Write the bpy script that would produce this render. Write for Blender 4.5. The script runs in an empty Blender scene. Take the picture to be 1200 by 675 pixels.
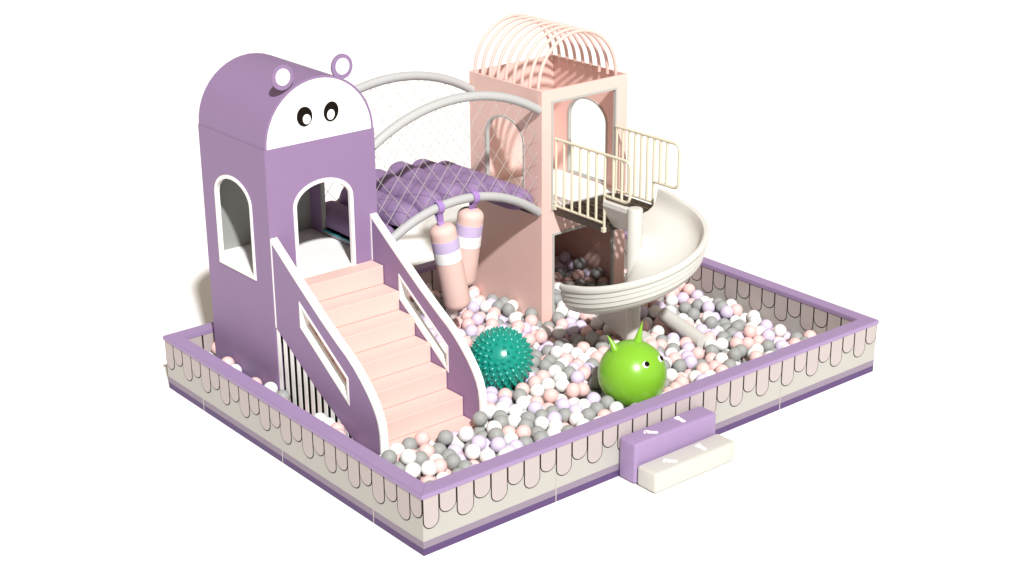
import bpy, bmesh, math, random
from mathutils import Vector, Matrix
PI = math.pi
R = math.radians
SC = bpy.context.scene
COL = SC.collection

# ------------------------------------------------------------------ camera
cam_d = bpy.data.cameras.new("camera")
cam = bpy.data.objects.new("camera", cam_d)
COL.objects.link(cam)
cam.location = (-7.0664, -9.8625, 7.1584)
cam.rotation_euler = (R(68.8758), R(0.3609), R(-39.4370))
cam_d.sensor_width = 36.0
cam_d.lens = 56.683
cam_d.clip_end = 2000.0
SC.camera = cam

# ------------------------------------------------------------------ light
world = bpy.data.worlds.new("World")
SC.world = world
world.use_nodes = True
bg = world.node_tree.nodes["Background"]
bg.inputs[0].default_value = (1.0, 0.86, 0.69, 1)
bg.inputs[1].default_value = 0.38
sun_d = bpy.data.lights.new("sun", 'SUN')
sun_d.energy = 4.75
sun_d.angle = R(2.4)
sun_d.color = (1.0, 0.99, 0.985)
sun = bpy.data.objects.new("sun", sun_d)
COL.objects.link(sun)
sun.rotation_euler = Vector((0.425, 0.96, -1.0)).to_track_quat('-Z', 'Y').to_euler()
SC.view_settings.view_transform = 'Standard'
SC.view_settings.look = 'None'
SC.view_settings.exposure = 0.0
SC.view_settings.gamma = 1.0
SC.render.engine = 'CYCLES'
SC.cycles.max_bounces = 8
SC.cycles.diffuse_bounces = 4

# ------------------------------------------------------------------ materials
def mat(name, col, rough=0.5, spec=0.3, vary=0.04, scale=9.0, bump=0.0, bscale=120.0):
    m = bpy.data.materials.new(name)
    m.use_nodes = True
    nt = m.node_tree
    b = nt.nodes["Principled BSDF"]
    b.inputs["Roughness"].default_value = rough
    b.inputs["Specular IOR Level"].default_value = spec
    tc = nt.nodes.new("ShaderNodeTexCoord")
    nz = nt.nodes.new("ShaderNodeTexNoise")
    nz.inputs["Scale"].default_value = scale
    nz.inputs["Detail"].default_value = 4.0
    nt.links.new(tc.outputs["Object"], nz.inputs["Vector"])
    mx = nt.nodes.new("ShaderNodeMix")
    mx.data_type = 'RGBA'
    mx.inputs["A"].default_value = (*[c * (1 - vary) for c in col], 1)
    mx.inputs["B"].default_value = (*[min(1, c * (1 + vary)) for c in col], 1)
    nt.links.new(nz.outputs["Fac"], mx.inputs["Factor"])
    nt.links.new(mx.outputs["Result"], b.inputs["Base Color"])
    if bump:
        n2 = nt.nodes.new("ShaderNodeTexNoise")
        n2.inputs["Scale"].default_value = bscale
        nt.links.new(tc.outputs["Object"], n2.inputs["Vector"])
        bp = nt.nodes.new("ShaderNodeBump")
        bp.inputs["Strength"].default_value = bump
        bp.inputs["Distance"].default_value = 0.01
        nt.links.new(n2.outputs["Fac"], bp.inputs["Height"])
        nt.links.new(bp.outputs["Normal"], b.inputs["Normal"])
    return m

M = dict(
    ground=mat("white_floor", (0.93, 0.93, 0.92), 0.6, 0.2, 0.01),
    purple=mat("purple_vinyl", (0.27, 0.181, 0.328), 0.5, 0.25, 0.03, 3.0, 0.05, 60),
    rim=mat("purple_rim_vinyl", (0.335, 0.24, 0.42), 0.45, 0.25, 0.03, 5.0, 0.05, 60),
    dark_purple=mat("dark_purple_vinyl", (0.095, 0.053, 0.15), 0.5, 0.25),
    mauve=mat("mauve_vinyl", (0.25, 0.205, 0.265), 0.5, 0.25),
    cream=mat("cream_vinyl", (0.435, 0.425, 0.395), 0.5, 0.25, 0.02),
    scallop=mat("blush_vinyl", (0.465, 0.408, 0.4), 0.5, 0.25, 0.03, 20),
    line=mat("dark_stitching", (0.022, 0.015, 0.011), 0.7, 0.1),
    pink_step=mat("pink_foam", (0.76, 0.535, 0.483), 0.55, 0.2, 0.015),
    pink=mat("pink_board", (0.8, 0.55, 0.495), 0.5, 0.25, 0.02),
    white=mat("white_trim", (0.88, 0.88, 0.86), 0.45, 0.3, 0.01),
    face=mat("white_face_board", (0.90, 0.90, 0.89), 0.5, 0.2, 0.01),
    liner=mat("grey_liner", (0.32, 0.33, 0.31), 0.6, 0.2, 0.02),
    greytrim=mat("grey_edge_trim", (0.44, 0.455, 0.43), 0.4, 0.4),
    tube=mat("grey_foam_tube", (0.46, 0.465, 0.465), 0.45, 0.3, 0.02),
    net=mat("white_net_cord", (0.5, 0.48, 0.455), 0.7, 0.1),
    roll=mat("purple_roll_vinyl", (0.265, 0.18, 0.33), 0.6, 0.12, 0.03, 4, 0.08, 5),
    ivory=mat("ivory_plastic", (0.625, 0.62, 0.58), 0.35, 0.4, 0.015),
    block=mat("ivory_foam_vinyl", (0.56, 0.55, 0.51), 0.45, 0.3, 0.015),
    beige=mat("beige_painted_steel", (0.7, 0.655, 0.51), 0.4, 0.4, 0.02),
    deck=mat("brown_deck_steel", (0.055, 0.042, 0.03), 0.45, 0.45, 0.2, 30),
    black=mat("black_paint", (0.010, 0.007, 0.005), 0.7, 0.05),
    teal=mat("teal_rubber", (0.004, 0.27, 0.205), 0.25, 0.5, 0.03),
    green=mat("green_rubber", (0.21, 0.49, 0.028), 0.28, 0.5, 0.02),
    lav=mat("lavender_vinyl", (0.57, 0.47, 0.70), 0.5, 0.25),
    strap=mat("violet_webbing", (0.36, 0.22, 0.52), 0.5, 0.3),
    board_shade=mat("dark_board_and_shade", (0.03, 0.026, 0.018), 0.8, 0.05),  # bridge underside board; its dark tone also stands in for shade under the stairs
    teal_line=mat("teal_sill_strip", (0.02, 0.30, 0.36), 0.4, 0.4),
    b_white=mat("white_ball_plastic", (0.82, 0.82, 0.81), 0.5, 0.25, 0.01),
    b_pink=mat("pink_ball_plastic", (0.8, 0.55, 0.525), 0.5, 0.25, 0.01),
    b_lav=mat("lavender_ball_plastic", (0.65, 0.575, 0.74), 0.5, 0.25, 0.01),
    b_grey=mat("grey_ball_plastic", (0.325, 0.335, 0.325), 0.5, 0.25, 0.01),
)

# ------------------------------------------------------------------ helpers
ORIGIN = {}

def props(o, label=None, cat=None, group=None, kind=None):
    if label: o["label"] = label
    if cat: o["category"] = cat
    if group: o["group"] = group
    if kind: o["kind"] = kind
    return o

def thing(name, label, cat, loc, group=None):
    o = bpy.data.objects.new(name, None)
    COL.objects.link(o)
    o.location = loc
    o.empty_display_size = 0.1
    ORIGIN[o.name] = Vector(loc)
    return props(o, label, cat, group)

def part(name, bm, m, parent, smooth=False, label=None, at=None):
    """Link bm (built in world coordinates) as one mesh; its origin is the thing's origin, or at for a top-level mesh."""
    off = ORIGIN[parent.name] if parent else Vector(at or (0, 0, 0))
    bmesh.ops.translate(bm, verts=bm.verts, vec=-off)
    bmesh.ops.recalc_face_normals(bm, faces=bm.faces)
    me = bpy.data.meshes.new(name)
    bm.to_mesh(me)
    bm.free()
    for k in (m if isinstance(m, (list, tuple)) else [m]):
        me.materials.append(k)
    if smooth:
        me.polygons.foreach_set("use_smooth", [True] * len(me.polygons))
        try:
            me.set_sharp_from_angle(angle=R(40))
        except Exception:
            pass
    o = bpy.data.objects.new(name, me)
    COL.objects.link(o)
    if parent:
        o.parent = parent
    else:
        o.location = off
    ORIGIN[o.name] = off
    if label: o["label"] = label
    return o

def bm_new():
    return bmesh.new()

def box(bm, x0, x1, y0, y1, z0, z1, mi=0, bev=0.0, seg=2):
    vs = [bm.verts.new((x, y, z)) for z in (z0, z1) for y in (y0, y1) for x in (x0, x1)]
    fs = [bm.faces.new([vs[i] for i in q]) for q in
          ((0, 2, 3, 1), (4, 5, 7, 6), (0, 1, 5, 4), (2, 6, 7, 3), (0, 4, 6, 2), (1, 3, 7, 5))]
    for f_ in fs: f_.material_index = mi
    if bev:
        es = list({e for f_ in fs for e in f_.edges})
        bmesh.ops.bevel(bm, geom=es, offset=bev, segments=seg, affect='EDGES', profile=0.5)
    return bm

def plate(bm, loops, o, u, v, n, t, mi=0):
    """2-D loops (outer first, then holes) in the plane o + a*u + b*v, given thickness t along n."""
    o, u, v, n = Vector(o), Vector(u), Vector(v), Vector(n)
    edges = []
    for lp in loops:
        vs = [bm.verts.new(o + u * a + v * b) for a, b in lp]
        for i in range(len(vs)):
            edges.append(bm.edges.new((vs[i], vs[(i + 1) % len(vs)])))
    r = bmesh.ops.triangle_fill(bm, use_beauty=True, use_dissolve=False, edges=edges)
    fs = [g for g in r["geom"] if isinstance(g, bmesh.types.BMFace)]
    e = bmesh.ops.extrude_face_region(bm, geom=fs)
    nv = [g for g in e["geom"] if isinstance(g, bmesh.types.BMVert)]
    bmesh.ops.translate(bm, verts=nv, vec=n * t)
    for f_ in fs: f_.material_index = mi
    for g in e["geom"]:
        if isinstance(g, bmesh.types.BMFace): g.material_index = mi
    if mi:
        for w in nv:
            for f_ in w.link_faces: f_.material_index = mi
    return bm

def tube(bm, pts, r, n=10, closed=False, caps=True):
    pts = [Vector(p) for p in pts]
    N = len(pts)
    tans = []
    for i in range(N):
        if closed:
            tans.append((pts[(i + 1) % N] - pts[i - 1]).normalized())
        else:
            tans.append((pts[min(i + 1, N - 1)] - pts[max(i - 1, 0)]).normalized())
    up = Vector((0, 0, 1)) if abs(tans[0].z) < 0.9 else Vector((1, 0, 0))
    x = tans[0].cross(up).normalized()
    rings = []
    for i in range(N):
        x = (x - tans[i] * x.dot(tans[i])).normalized()
        y = tans[i].cross(x)
        rings.append([bm.verts.new(pts[i] + (x * math.cos(2 * PI * k / n) + y * math.sin(2 * PI * k / n)) * r) for k in range(n)])
    for i in range(N if closed else N - 1):
        a, b = rings[i], rings[(i + 1) % N]
        for k in range(n):
            bm.faces.new((a[k], a[(k + 1) % n], b[(k + 1) % n], b[k]))
    if caps and not closed:
        bm.faces.new(rings[0][::-1]); bm.faces.new(rings[-1])
    return bm

def lathe(bm, prof, base, axis, n=28, mi=0):
    """prof = [(radius, height)] round axis from base."""
    base, axis = Vector(base), Vector(axis).normalized()
    a = axis.orthogonal().normalized(); b = axis.cross(a)
    rings = []
    for r, h in prof:
        c = base + axis * h
        if r < 1e-6: rings.append([bm.verts.new(c)])
        else: rings.append([bm.verts.new(c + (a * math.cos(2 * PI * k / n) + b * math.sin(2 * PI * k / n)) * r) for k in range(n)])
    for p, q in zip(rings, rings[1:]):
        for k in range(n):
            j = (k + 1) % n
            if len(p) == 1 and len(q) == 1: continue
            if len(p) == 1: f_ = bm.faces.new((p[0], q[k], q[j]))
            elif len(q) == 1: f_ = bm.faces.new((p[k], p[j], q[0]))
            else: f_ = bm.faces.new((p[k], p[j], q[j], q[k]))
            f_.material_index = mi
    if len(rings[0]) > 1: bm.faces.new(rings[0][::-1])
    if len(rings[-1]) > 1: bm.faces.new(rings[-1])
    return bm

def ellipse(cx, cy, rx, ry, n=32, tilt=0.0):
    c, s = math.cos(tilt), math.sin(tilt)
    return [(cx + rx * math.cos(2 * PI * k / n) * c - ry * math.sin(2 * PI * k / n) * s,
             cy + rx * math.cos(2 * PI * k / n) * s + ry * math.sin(2 * PI * k / n) * c) for k in range(n)]

def arch(u0, u1, z0, zs, zt, n=20):
    """window outline: straight sides to zs, an elliptical head up to zt."""
    cx, rx, rz = (u0 + u1) / 2, (u1 - u0) / 2, zt - zs
    return [(u0, z0), (u1, z0)] + [(cx + rx * math.cos(PI * k / n), zs + rz * math.sin(PI * k / n)) for k in range(n + 1)]

def rect(a0, a1, b0, b1):
    return [(a0, b0), (a1, b0), (a1, b1), (a0, b1)]

X, Y, Z = Vector((1, 0, 0)), Vector((0, 1, 0)), Vector((0, 0, 1))

# ------------------------------------------------------------------ setting
bm = bm_new()
s = 150
bm.faces.new([bm.verts.new(p) for p in ((-s, -s, 0), (s, -s, 0), (s, s, 0), (-s, s, 0))])
g = part("ground", bm, M["ground"], None)
props(g, "plain bright white ground under the whole playground", "ground", kind="structure")

W, D, H = 6.075, 4.58, 0.60
RW = 0.16            # rim width
T0, T1 = 0.014, 0.150  # outer and inner face of the padded wall, measured in from the rim's outer edge

# ------------------------------------------------------------------ padded ball-pit surround
pit = thing("ball_pit_surround", "low padded rectangular wall with purple rim and scalloped blush skirt around the balls", "ball pit", (W / 2, 0, 0))
def side(origin, u, n, length, cuts, first_long, corner):
    """one side of the surround. u runs along it, n points outwards (origin on the outer rim edge at ground)."""
    o, u, n = Vector(origin), Vector(u), Vector(n)
    up = Z
    npitch = 32 if length > 5 else 24
    p = length / npitch
    for a0, a1 in zip(cuts, cuts[1:]):
        b = bm_new()
        s0 = T1 if (corner and a0 == cuts[0]) else 0.0      # short sides butt between the long ones
        s1 = T1 if (corner and a1 == cuts[-1]) else 0.0
        if not corner:
            s0 = T0 if a0 == cuts[0] else 0.0
            s1 = T0 if a1 == cuts[-1] else 0.0
        e0, e1 = a0 + s0 + 0.0015, a1 - s1 - 0.0015
        for z0, z1, mi in ((0.0, 0.069, 2), (0.069, 0.137, 1), (0.137, 0.554, 0)):
            vs = []
            for zz in (z0, z1):
                for dd in (T0, T1):
                    for aa in (e0, e1):
                        vs.append(b.verts.new(o + u * aa - n * dd + up * zz))
            for q in ((0, 2, 3, 1), (4, 5, 7, 6), (0, 1, 5, 4), (2, 6, 7, 3), (0, 4, 6, 2), (1, 3, 7, 5)):
                f_ = b.faces.new([vs[i] for i in q]); f_.material_index = mi
        i0, i1 = round(a0 / p), round(a1 / p)
        for i in range(i0, i1):
            lng = (i % 2 == 0) == first_long
            for face, dirn in ((T0, 1), (T1, -1)):
                c0, c1 = i * p, (i + 1) * p
                if face == T1:
                    c0, c1 = max(c0, T1 + 0.004), min(c1, length - T1 - 0.004)
                    if c1 - c0 < 0.03: continue
                else:
                    c0, c1 = max(c0, T0), min(c1, length - T0)
                zb = 0.242 if lng else 0.342
                def outline(ins):
                    q0, q1, zc = c0 + ins, c1 - ins, zb + 0.085
                    rx = (q1 - q0) / 2
                    pts = [(q1, 0.5525 - (0.003 if ins > 0.002 else 0)), (q0, 0.5525 - (0.003 if ins > 0.002 else 0))]
                    pts += [((q0 + q1) / 2 - rx * math.cos(PI * k / 12), zc - (0.085 - ins) * math.sin(PI * k / 12)) for k in range(13)]
                    return pts
                oo = o - n * face
                plate(b, [outline(0.0006)], oo, u, up, n * dirn, 0.003, 4)
                plate(b, [outline(0.0098)], oo + n * dirn * 0.003, u, up, n * dirn, 0.002, 3)
        if a0 > 0:  # pale welt in the seam between two panels
            for aa in (a0,):
                vs = []
                for zz in (0.001, 0.150):
                    for dd in (T0 - 0.003, T0 + 0.02):
                        for a_ in (aa - 0.005, aa + 0.005):
                            vs.append(b.verts.new(o + u * a_ - n * dd + up * zz))
                for q in ((0, 2, 3, 1), (4, 5, 7, 6), (0, 1, 5, 4), (2, 6, 7, 3), (0, 4, 6, 2), (1, 3, 7, 5)):
                    f_ = b.faces.new([vs[i] for i in q]); f_.material_index = 0
        part("wall_panel", b, [M["cream"], M["mauve"], M["dark_purple"], M["scallop"], M["line"]], pit)
q = W / 4
cx4 = [0, q, 2 * q, 3 * q, W]
h = D / 24
cy4 = [0, 4 * h, 12 * h, 20 * h, D]
side((0, 0, 0), X, -Y, W, cx4, True, False)
side((0, D, 0), X, Y, W, cx4, True, False)
side((0, 0, 0), Y, -X, D, cy4, False, True)
side((W, 0, 0), Y, X, D, cy4, True, True)
# rim: four mitred rails
out_c = [(0, 0), (W, 0), (W, D), (0, D)]
in_c = [(RW, RW), (W - RW, RW), (W - RW, D - RW), (RW, D - RW)]
for i in range(4):
    j = (i + 1) % 4
    b = bm_new()
    plate(b, [[out_c[i], out_c[j], in_c[j], in_c[i]]], (0, 0, 0.5545), X, Y, Z, H - 0.5545)
    bmesh.ops.bevel(b, geom=[e for e in b.edges if all(v.co.z > 0.59 for v in e.verts) and len(e.link_faces) == 2 and e.calc_face_angle() > 1.0], offset=0.006, segments=2, affect='EDGES')
    part("rim", b, M["rim"], pit)
b = bm_new()
plate(b, [rect(T1 + 0.01, W - T1 - 0.01, T1 + 0.01, D - T1 - 0.01)], (0, 0, 0.004), X, Y, Z, 0.02)
part("base_mat", b, M["cream"], pit)

# ------------------------------------------------------------------ purple tower
x0, x1, y0, y1, zt, fl = 0.41, 1.67, 2.95, 4.21, 2.90, 1.53
TH = 0.022
pt = thing("purple_tower", "purple play tower with a barrel roof, round ears and a white face with two eyes", "play tower", ((x0 + x1) / 2, (y0 + y1) / 2, 0.024))
# front wall (door)
door_o, door_i = arch(0.69, 1.385, fl - 0.02, 2.265, 2.503), arch(0.727, 1.348, fl + 0.004, 2.262, 2.466)
b = bm_new()
plate(b, [rect(x0, x1, 0.024, zt), door_o], (0, y0, 0), X, Z, Y, TH)
fw = part("wall", b, M["purple"], pt)
b = bm_new()
plate(b, [door_o[0:2] + door_o[2:], door_i], (0, y0 - 0.009, 0), X, Z, Y, TH + 0.016)
part("door_trim", b, M["white"], pt)
# left wall (window)
win_o, win_i = arch(3.25, 3.962, 1.505, 2.255, 2.50), arch(3.288, 3.924, 1.545, 2.252, 2.463)
b = bm_new()
plate(b, [rect(y0 + TH, y1 - TH, 0.024, zt), win_o], (x0, 0, 0), Y, Z, X, TH)
part("wall", b, M["purple"], pt)
b = bm_new()
plate(b, [win_o, win_i], (x0 - 0.009, 0, 0), Y, Z, X, TH + 0.016)
part("window_trim", b, M["white"], pt)
# right wall (opening to the bridge)
ro, ri = arch(3.24, 3.95, 1.55, 2.255, 2.50), arch(3.265, 3.925, 1.575, 2.252, 2.475)
b = bm_new()
plate(b, [rect(y0 + TH, y1 - TH, 0.024, zt), ro], (x1 - TH, 0, 0), Y, Z, X, TH)
part("wall", b, M["purple"], pt)
b = bm_new()
plate(b, [ro, ri], (x1 - TH - 0.01, 0, 0), Y, Z, X, TH + 0.02)
tr = part("window_trim", b, M["liner"], pt)
b = bm_new()
box(b, x1 - TH - 0.014, x1 - TH + 0.004, 3.266, 3.924, 1.5755, 1.590)
part("sill", b, M["teal_line"], tr)
# back wall, grey lining
b = bm_new()
box(b, x0, x1, y1 - TH, y1, 0.024, zt)
part("wall", b, M["purple"], pt)
b = bm_new()
box(b, x0 + TH + 0.002, x1 - TH - 0.002, y1 - TH - 0.012, y1 - TH - 0.001, fl + 0.001, zt - 0.01)
part("lining", b, M["liner"], pt)
b = bm_new()
box(b, x0 + TH + 0.001, x1 - TH - 0.001, y0 + TH + 0.013, y1 - TH - 0.001, fl - 0.08, fl)
part("floor_board", b, M["face"], pt)
# roof shell
cx, rr = (x0 + x1) / 2, 0.622
b = bm_new()
ns = 22
o_l = [(cx + rr * math.cos(PI * k / ns), zt + rr * math.sin(PI * k / ns)) for k in range(ns + 1)]
i_l = [(cx + (rr - 0.022) * math.cos(PI * k / ns), zt + (rr - 0.022) * math.sin(PI * k / ns)) for k in range(ns, -1, -1)]
plate(b, [o_l + i_l], (0, y0 + 0.001, 0), X, Z, Y, y1 - y0 - 0.002)
part("roof", b, M["purple"], pt, smooth=True)
b = bm_new()
half = [(cx + (rr - 0.0235) * math.cos(PI * k / 40), zt + (rr - 0.0235) * math.sin(PI * k / 40)) for k in range(41)]
plate(b, [half], (0, y1 - 0.03, 0), X, Z, Y, 0.02)
part("gable", b, M["purple"], pt)
b = bm_new()
plate(b, [half], (0, y0 + 0.003, 0), X, Z, Y, 0.02)
fb = part("face_board", b, M["face"], pt)
for (ex, ez, rx, rz, tl, px, pz, prx, prz, ptl) in (
        (0.876, 3.152, 0.086, 0.096, 0.05, 0.895, 3.124, 0.043, 0.049, 0.05),
        (1.178, 3.151, 0.083, 0.098, -0.24, 1.170, 3.123, 0.042, 0.051, -0.2)):
    b = bm_new()
    plate(b, [ellipse(ex, ez, rx, rz, 36, tl)], (0, y0 - 0.003, 0), X, Z, Y, 0.006)
    ey = part("eye", b, M["black"], pt)
    b = bm_new()
    plate(b, [ellipse(px, pz, prx, prz, 30, ptl)], (0, y0 - 0.008, 0), X, Z, Y, 0.005)
    part("pupil", b, M["face"], ey)
for ex in (0.662, 1.332):
    b = bm_new()
    plate(b, [ellipse(ex, 3.566, 0.119, 0.122, 40)], (0, y0 + 0.004, 0), X, Z, Y, 0.022)
    er = part("ear", b, M["purple"], pt)
    b = bm_new()
    plate(b, [ellipse(ex, 3.570, 0.078, 0.081, 36)], (0, y0 - 0.002, 0), X, Z, Y, 0.0055)
    part("inner_ear", b, M["face"], er)

# ------------------------------------------------------------------ staircase
st = thing("staircase", "pink stepped staircase with purple slatted side panels leading up into the purple tower", "stairs", (1.04, 2.07, 0.024))
sx0, sx1 = 0.495, 1.575
yy = [2.74, 2.48, 2.225, 1.97, 1.715, 1.46, 1.205]
for k, yn in enumerate(yy):      # seven foam blocks, each running back under the one above
    zt_ = 1.53 - 0.20 * k
    yb_ = 2.947 if k == 0 else yy[k - 1] + 0.24
    b = bm_new()
    box(b, sx0, sx1, yn, min(yb_, 2.947), max(zt_ - 0.197, 0.06), zt_, bev=0.006, seg=2)
    part("step", b, M["pink_step"], st)
b = bm_new()
plate(b, [[(2.947, 0.06), (2.947, 1.30), (2.80, 1.30), (1.62, 0.37), (1.62, 0.06)]], (sx0 + 0.03, 0, 0), Y, Z, X, sx1 - sx0 - 0.06)
part("core", b, M["pink_step"], st)
top = [(2.948, 2.020), (2.52, 1.727), (2.12, 1.462), (1.83, 1.288), (1.70, 1.218), (1.58, 1.137), (1.47, 1.045), (1.37, 0.948), (1.295, 0.858), (1.237, 0.765), (1.205, 0.68), (1.188, 0.58), (1.184, 0.45), (1.184, 0.06)]
slot = [(2.485, 1.512), (2.485, 1.245), (1.69, 0.706), (1.69, 0.985)]
def shrink(poly, d):
    n = len(poly); c = []
    area = sum(poly[i][0] * poly[(i + 1) % n][1] - poly[(i + 1) % n][0] * poly[i][1] for i in range(n))
    sg = 1 if area > 0 else -1
    L = []
    for i in range(n):
        a, b_ = Vector(poly[i]), Vector(poly[(i + 1) % n])
        t = (b_ - a).normalized(); nn = Vector((-t.y, t.x)) * sg * d
        L.append((a + nn, t))
    for i in range(n):
        p1, t1 = L[i - 1]; p2, t2 = L[i]
        den = t1.x * t2.y - t1.y * t2.x
        k = ((p2 - p1).x * t2.y - (p2 - p1).y * t2.x) / den
        c.append(tuple(p1 + t1 * k))
    return c
slot_in = shrink(slot, 0.026)
def offset_open(pl, d):
    out = []
    for i, p in enumerate(pl):
        a = Vector(pl[max(i - 1, 0)]); c = Vector(pl[min(i + 1, len(pl) - 1)])
        t = (c - a).normalized(); n = Vector((-t.y, t.x))   # to the left of travel
        out.append((p[0] + n.x * d, p[1] + n.y * d))
    return out
CUT = {0: (2.948, 1.10), 1: (2.948, 0.06)}
for idx, (pa, pb) in enumerate(((0.412, 0.492), (1.578, 1.658))):
    b = bm_new()
    inner = offset_open(top, 0.022)       # the board stops under its cap
    if idx == 0:
        low = [(1.42, 0.06), (1.42, 0.235), (1.755, 0.421), (2.236, 0.668), (2.948, 1.10)]
    else:
        low = [(2.948, 0.06)]
    inner = [(min(a, 2.948), c) for a, c in inner]
    inner[0] = (2.948, 1.993)
    inner[-1] = (inner[-1][0], 0.06)
    plate(b, [inner + low, slot], (pa + 0.004, 0, 0), Y, Z, X, pb - pa - 0.008)
    sp = part("side_panel", b, M["purple"], st)
    b = bm_new()
    cap_in = offset_open(top, 0.0225)
    cap_in[0] = (2.948, 1.9925); cap_in[-1] = (cap_in[-1][0], 0.06)
    plate(b, [top + cap_in[::-1]], (pa, 0, 0), Y, Z, X, pb - pa)
    part("cap_trim", b, M["white"], sp)
    b = bm_new()
    plate(b, [slot, slot_in], (pa - 0.002, 0, 0), Y, Z, X, pb - pa + 0.004)
    part("slot_trim", b, M["white"], sp)
    b = bm_new()
    zlo = 1.10 if idx == 0 else 1.53
    box(b, pa - 0.001 if idx == 0 else pa - 0.001, (pa + 0.0035) if idx == 0 else pa + 0.0035, 2.930, 2.947, zlo, 1.985)
    part("edge_trim", b, M["white"], sp)
# slats under the left panel
def line_z(y):
    pts_ = [(1.42, 0.235), (1.755, 0.421), (2.236, 0.668), (2.948, 1.10)]
    for (a, za), (c, zc) in zip(pts_, pts_[1:]):
        if y <= c: return za + (zc - za) * (y - a) / (c - a)
    return 1.1
k = 0
yb = 2.944
while yb > 1.46:
    b = bm_new()
    ya = yb - 0.058
    plate(b, [[(ya, 0.06), (yb, 0.06), (yb, line_z(yb) - 0.002), (ya, line_z(ya) - 0.002)]], (0.418, 0, 0), Y, Z, X, 0.006)
    part("slat", b, M["white"], st)
    yb -= 0.1145
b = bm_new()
plate(b, [[(1.45, 0.06), (2.946, 0.06), (2.946, 1.09), (1.45, 0.24)]], (0.470, 0, 0), Y, Z, X, 0.012)  # dark sheet behind the slats, coloured as the shade under the stairs
part("shade_sheet", b, M["board_shade"], st)

# ------------------------------------------------------------------ pink tower
kx0, kx1, ky0, ky1, kz = 3.85, 5.11, 2.95, 4.21, 2.90
KT = 0.026
kt = thing("pink_tower", "square pink play tower with an open top caged by nine arched bars", "play tower", ((kx0 + kx1) / 2, (ky0 + ky1) / 2, 0.024))
up_o, up_i = rect(3.985, 4.950, 1.535, 2.775), rect(4.009, 4.926, 1.559, 2.751)
lo_o, lo_i = rect(4.005, 4.945, 0.20, 1.262), rect(4.023, 4.927, 0.20, 1.244)
lo_o2 = rect(4.005, 4.945, 0.10, 1.262)
b = bm_new()
plate(b, [rect(kx0, kx1, 1.506, kz), up_o], (0, ky0, 0), X, Z, Y, KT)
plate(b, [rect(kx0, kx1, 0.024, 1.5045), lo_o2], (0, ky0, 0), X, Z, Y, KT)
part("wall", b, M["pink"], kt)
def frame(name, a, c, o, u, n, t, m):
    b = bm_new()
    plate(b, [a, c], o, u, Z, n, t)
    return part(name, b, m, kt)
frame("door_trim", up_o, up_i, (0, ky0 - 0.008, 0), X, Y, KT + 0.016, M["greytrim"])
frame("door_trim", lo_o2, rect(4.029, 4.921, 0.118, 1.238), (0, ky0 - 0.008, 0), X, Y, KT + 0.016, M["greytrim"])
aw_o, aw_i = arch(3.245, 3.925, 1.545, 2.255, 2.510), arch(3.268, 3.902, 1.568, 2.252, 2.487)
for xx, nn in ((kx0, 1), (kx1 - KT, 1)):
    b = bm_new()
    plate(b, [rect(ky0 + KT, ky1 - KT, 0.024, kz), aw_o], (xx, 0, 0), Y, Z, X, KT)
    part("wall", b, M["pink"], kt)
    frame("window_trim", aw_o, aw_i, (xx - 0.009, 0, 0), Y, X, KT + 0.018, M["greytrim"])
b = bm_new()
box(b, kx0, kx1, ky1 - KT, ky1, 0.024, kz)
part("wall", b, M["pink"], kt)
b = bm_new()
box(b, kx0 + KT + 0.001, kx1 - KT - 0.001, ky0 + KT + 0.010, ky1 - KT - 0.001, 1.45, 1.53)
part("floor_board", b, M["face"], kt)
for i in range(9):
    yh = 3.063 + i * 0.1372
    b = bm_new()
    pts_ = [(4.463 - 0.568 * math.cos(PI * k / 28), yh, 2.895 + 0.558 * math.sin(PI * k / 28)) for k in range(29)]
    pts_ = [(pts_[0][0], yh, 2.868)] + pts_ + [(pts_[-1][0], yh, 2.868)]
    tube(b, pts_, 0.0195, 10)
    part("cage_bar", b, M["pink"], kt, smooth=True)

# ------------------------------------------------------------------ bridge
br = thing("roller_bridge", "arched bridge of purple padded rolls with grey tube rails and netting between the two towers", "bridge", (2.76, 3.58, 1.53))
def arc_z(x, apex, end):
    c, s_ = 1.09, apex - end
    Rr = (c * c + s_ * s_) / (2 * s_)
    return apex - Rr + math.sqrt(max(0, Rr * Rr - (x - 2.76) ** 2))
LOW = lambda x: arc_z(x, 1.908, 1.530)
UPR = lambda x: arc_z(x, 3.003, 2.690)
NX = 36
for yb in (3.0, 4.16):
    for fn in (UPR, LOW):
        b = bm_new()
        xs = [1.673 + (3.847 - 1.673) * k / NX for k in range(NX + 1)]
        tube(b, [(x, yb, fn(x)) for x in xs], 0.049, 16)
        part("rail_tube", b, M["tube"], br, smooth=True)
    # diamond net between the two rails
    b = bm_new()
    sl = 1.24; sp_ = 0.213
    for sg in (1, -1):
        c0 = -12
        for kk in range(-30, 31):
            seg = []
            for j in range(0, 161):
                x = 1.69 + (3.83 - 1.69) * j / 160
                zz = 1.9 + sg * sl * (x - 2.76 - kk * sp_ + 0.04)
                if LOW(x) + 0.03 < zz < UPR(x) - 0.03: seg.append((x, zz))
            if len(seg) > 2:
                (xa, za), (xb, zb) = seg[0], seg[-1]
                mid = ((xa + xb) / 2, yb + 0.012 * sg, (za + zb) / 2)
                tube(b, [(xa, yb + 0.004 * sg, za), (xb, yb + 0.004 * sg, zb)], 0.0026, 5)
    part("net", b, M["net"], br)
b = bm_new()
bl = [(x, LOW(x) - 0.036) for x in [1.675 + 2.17 * k / 30 for k in range(31)]]
plate(b, [bl + [(x, z - 0.016) for x, z in bl[::-1]]], (0, 3.035, 0), X, Z, Y, 1.09)
part("base_board", b, M["board_shade"], br)
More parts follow.
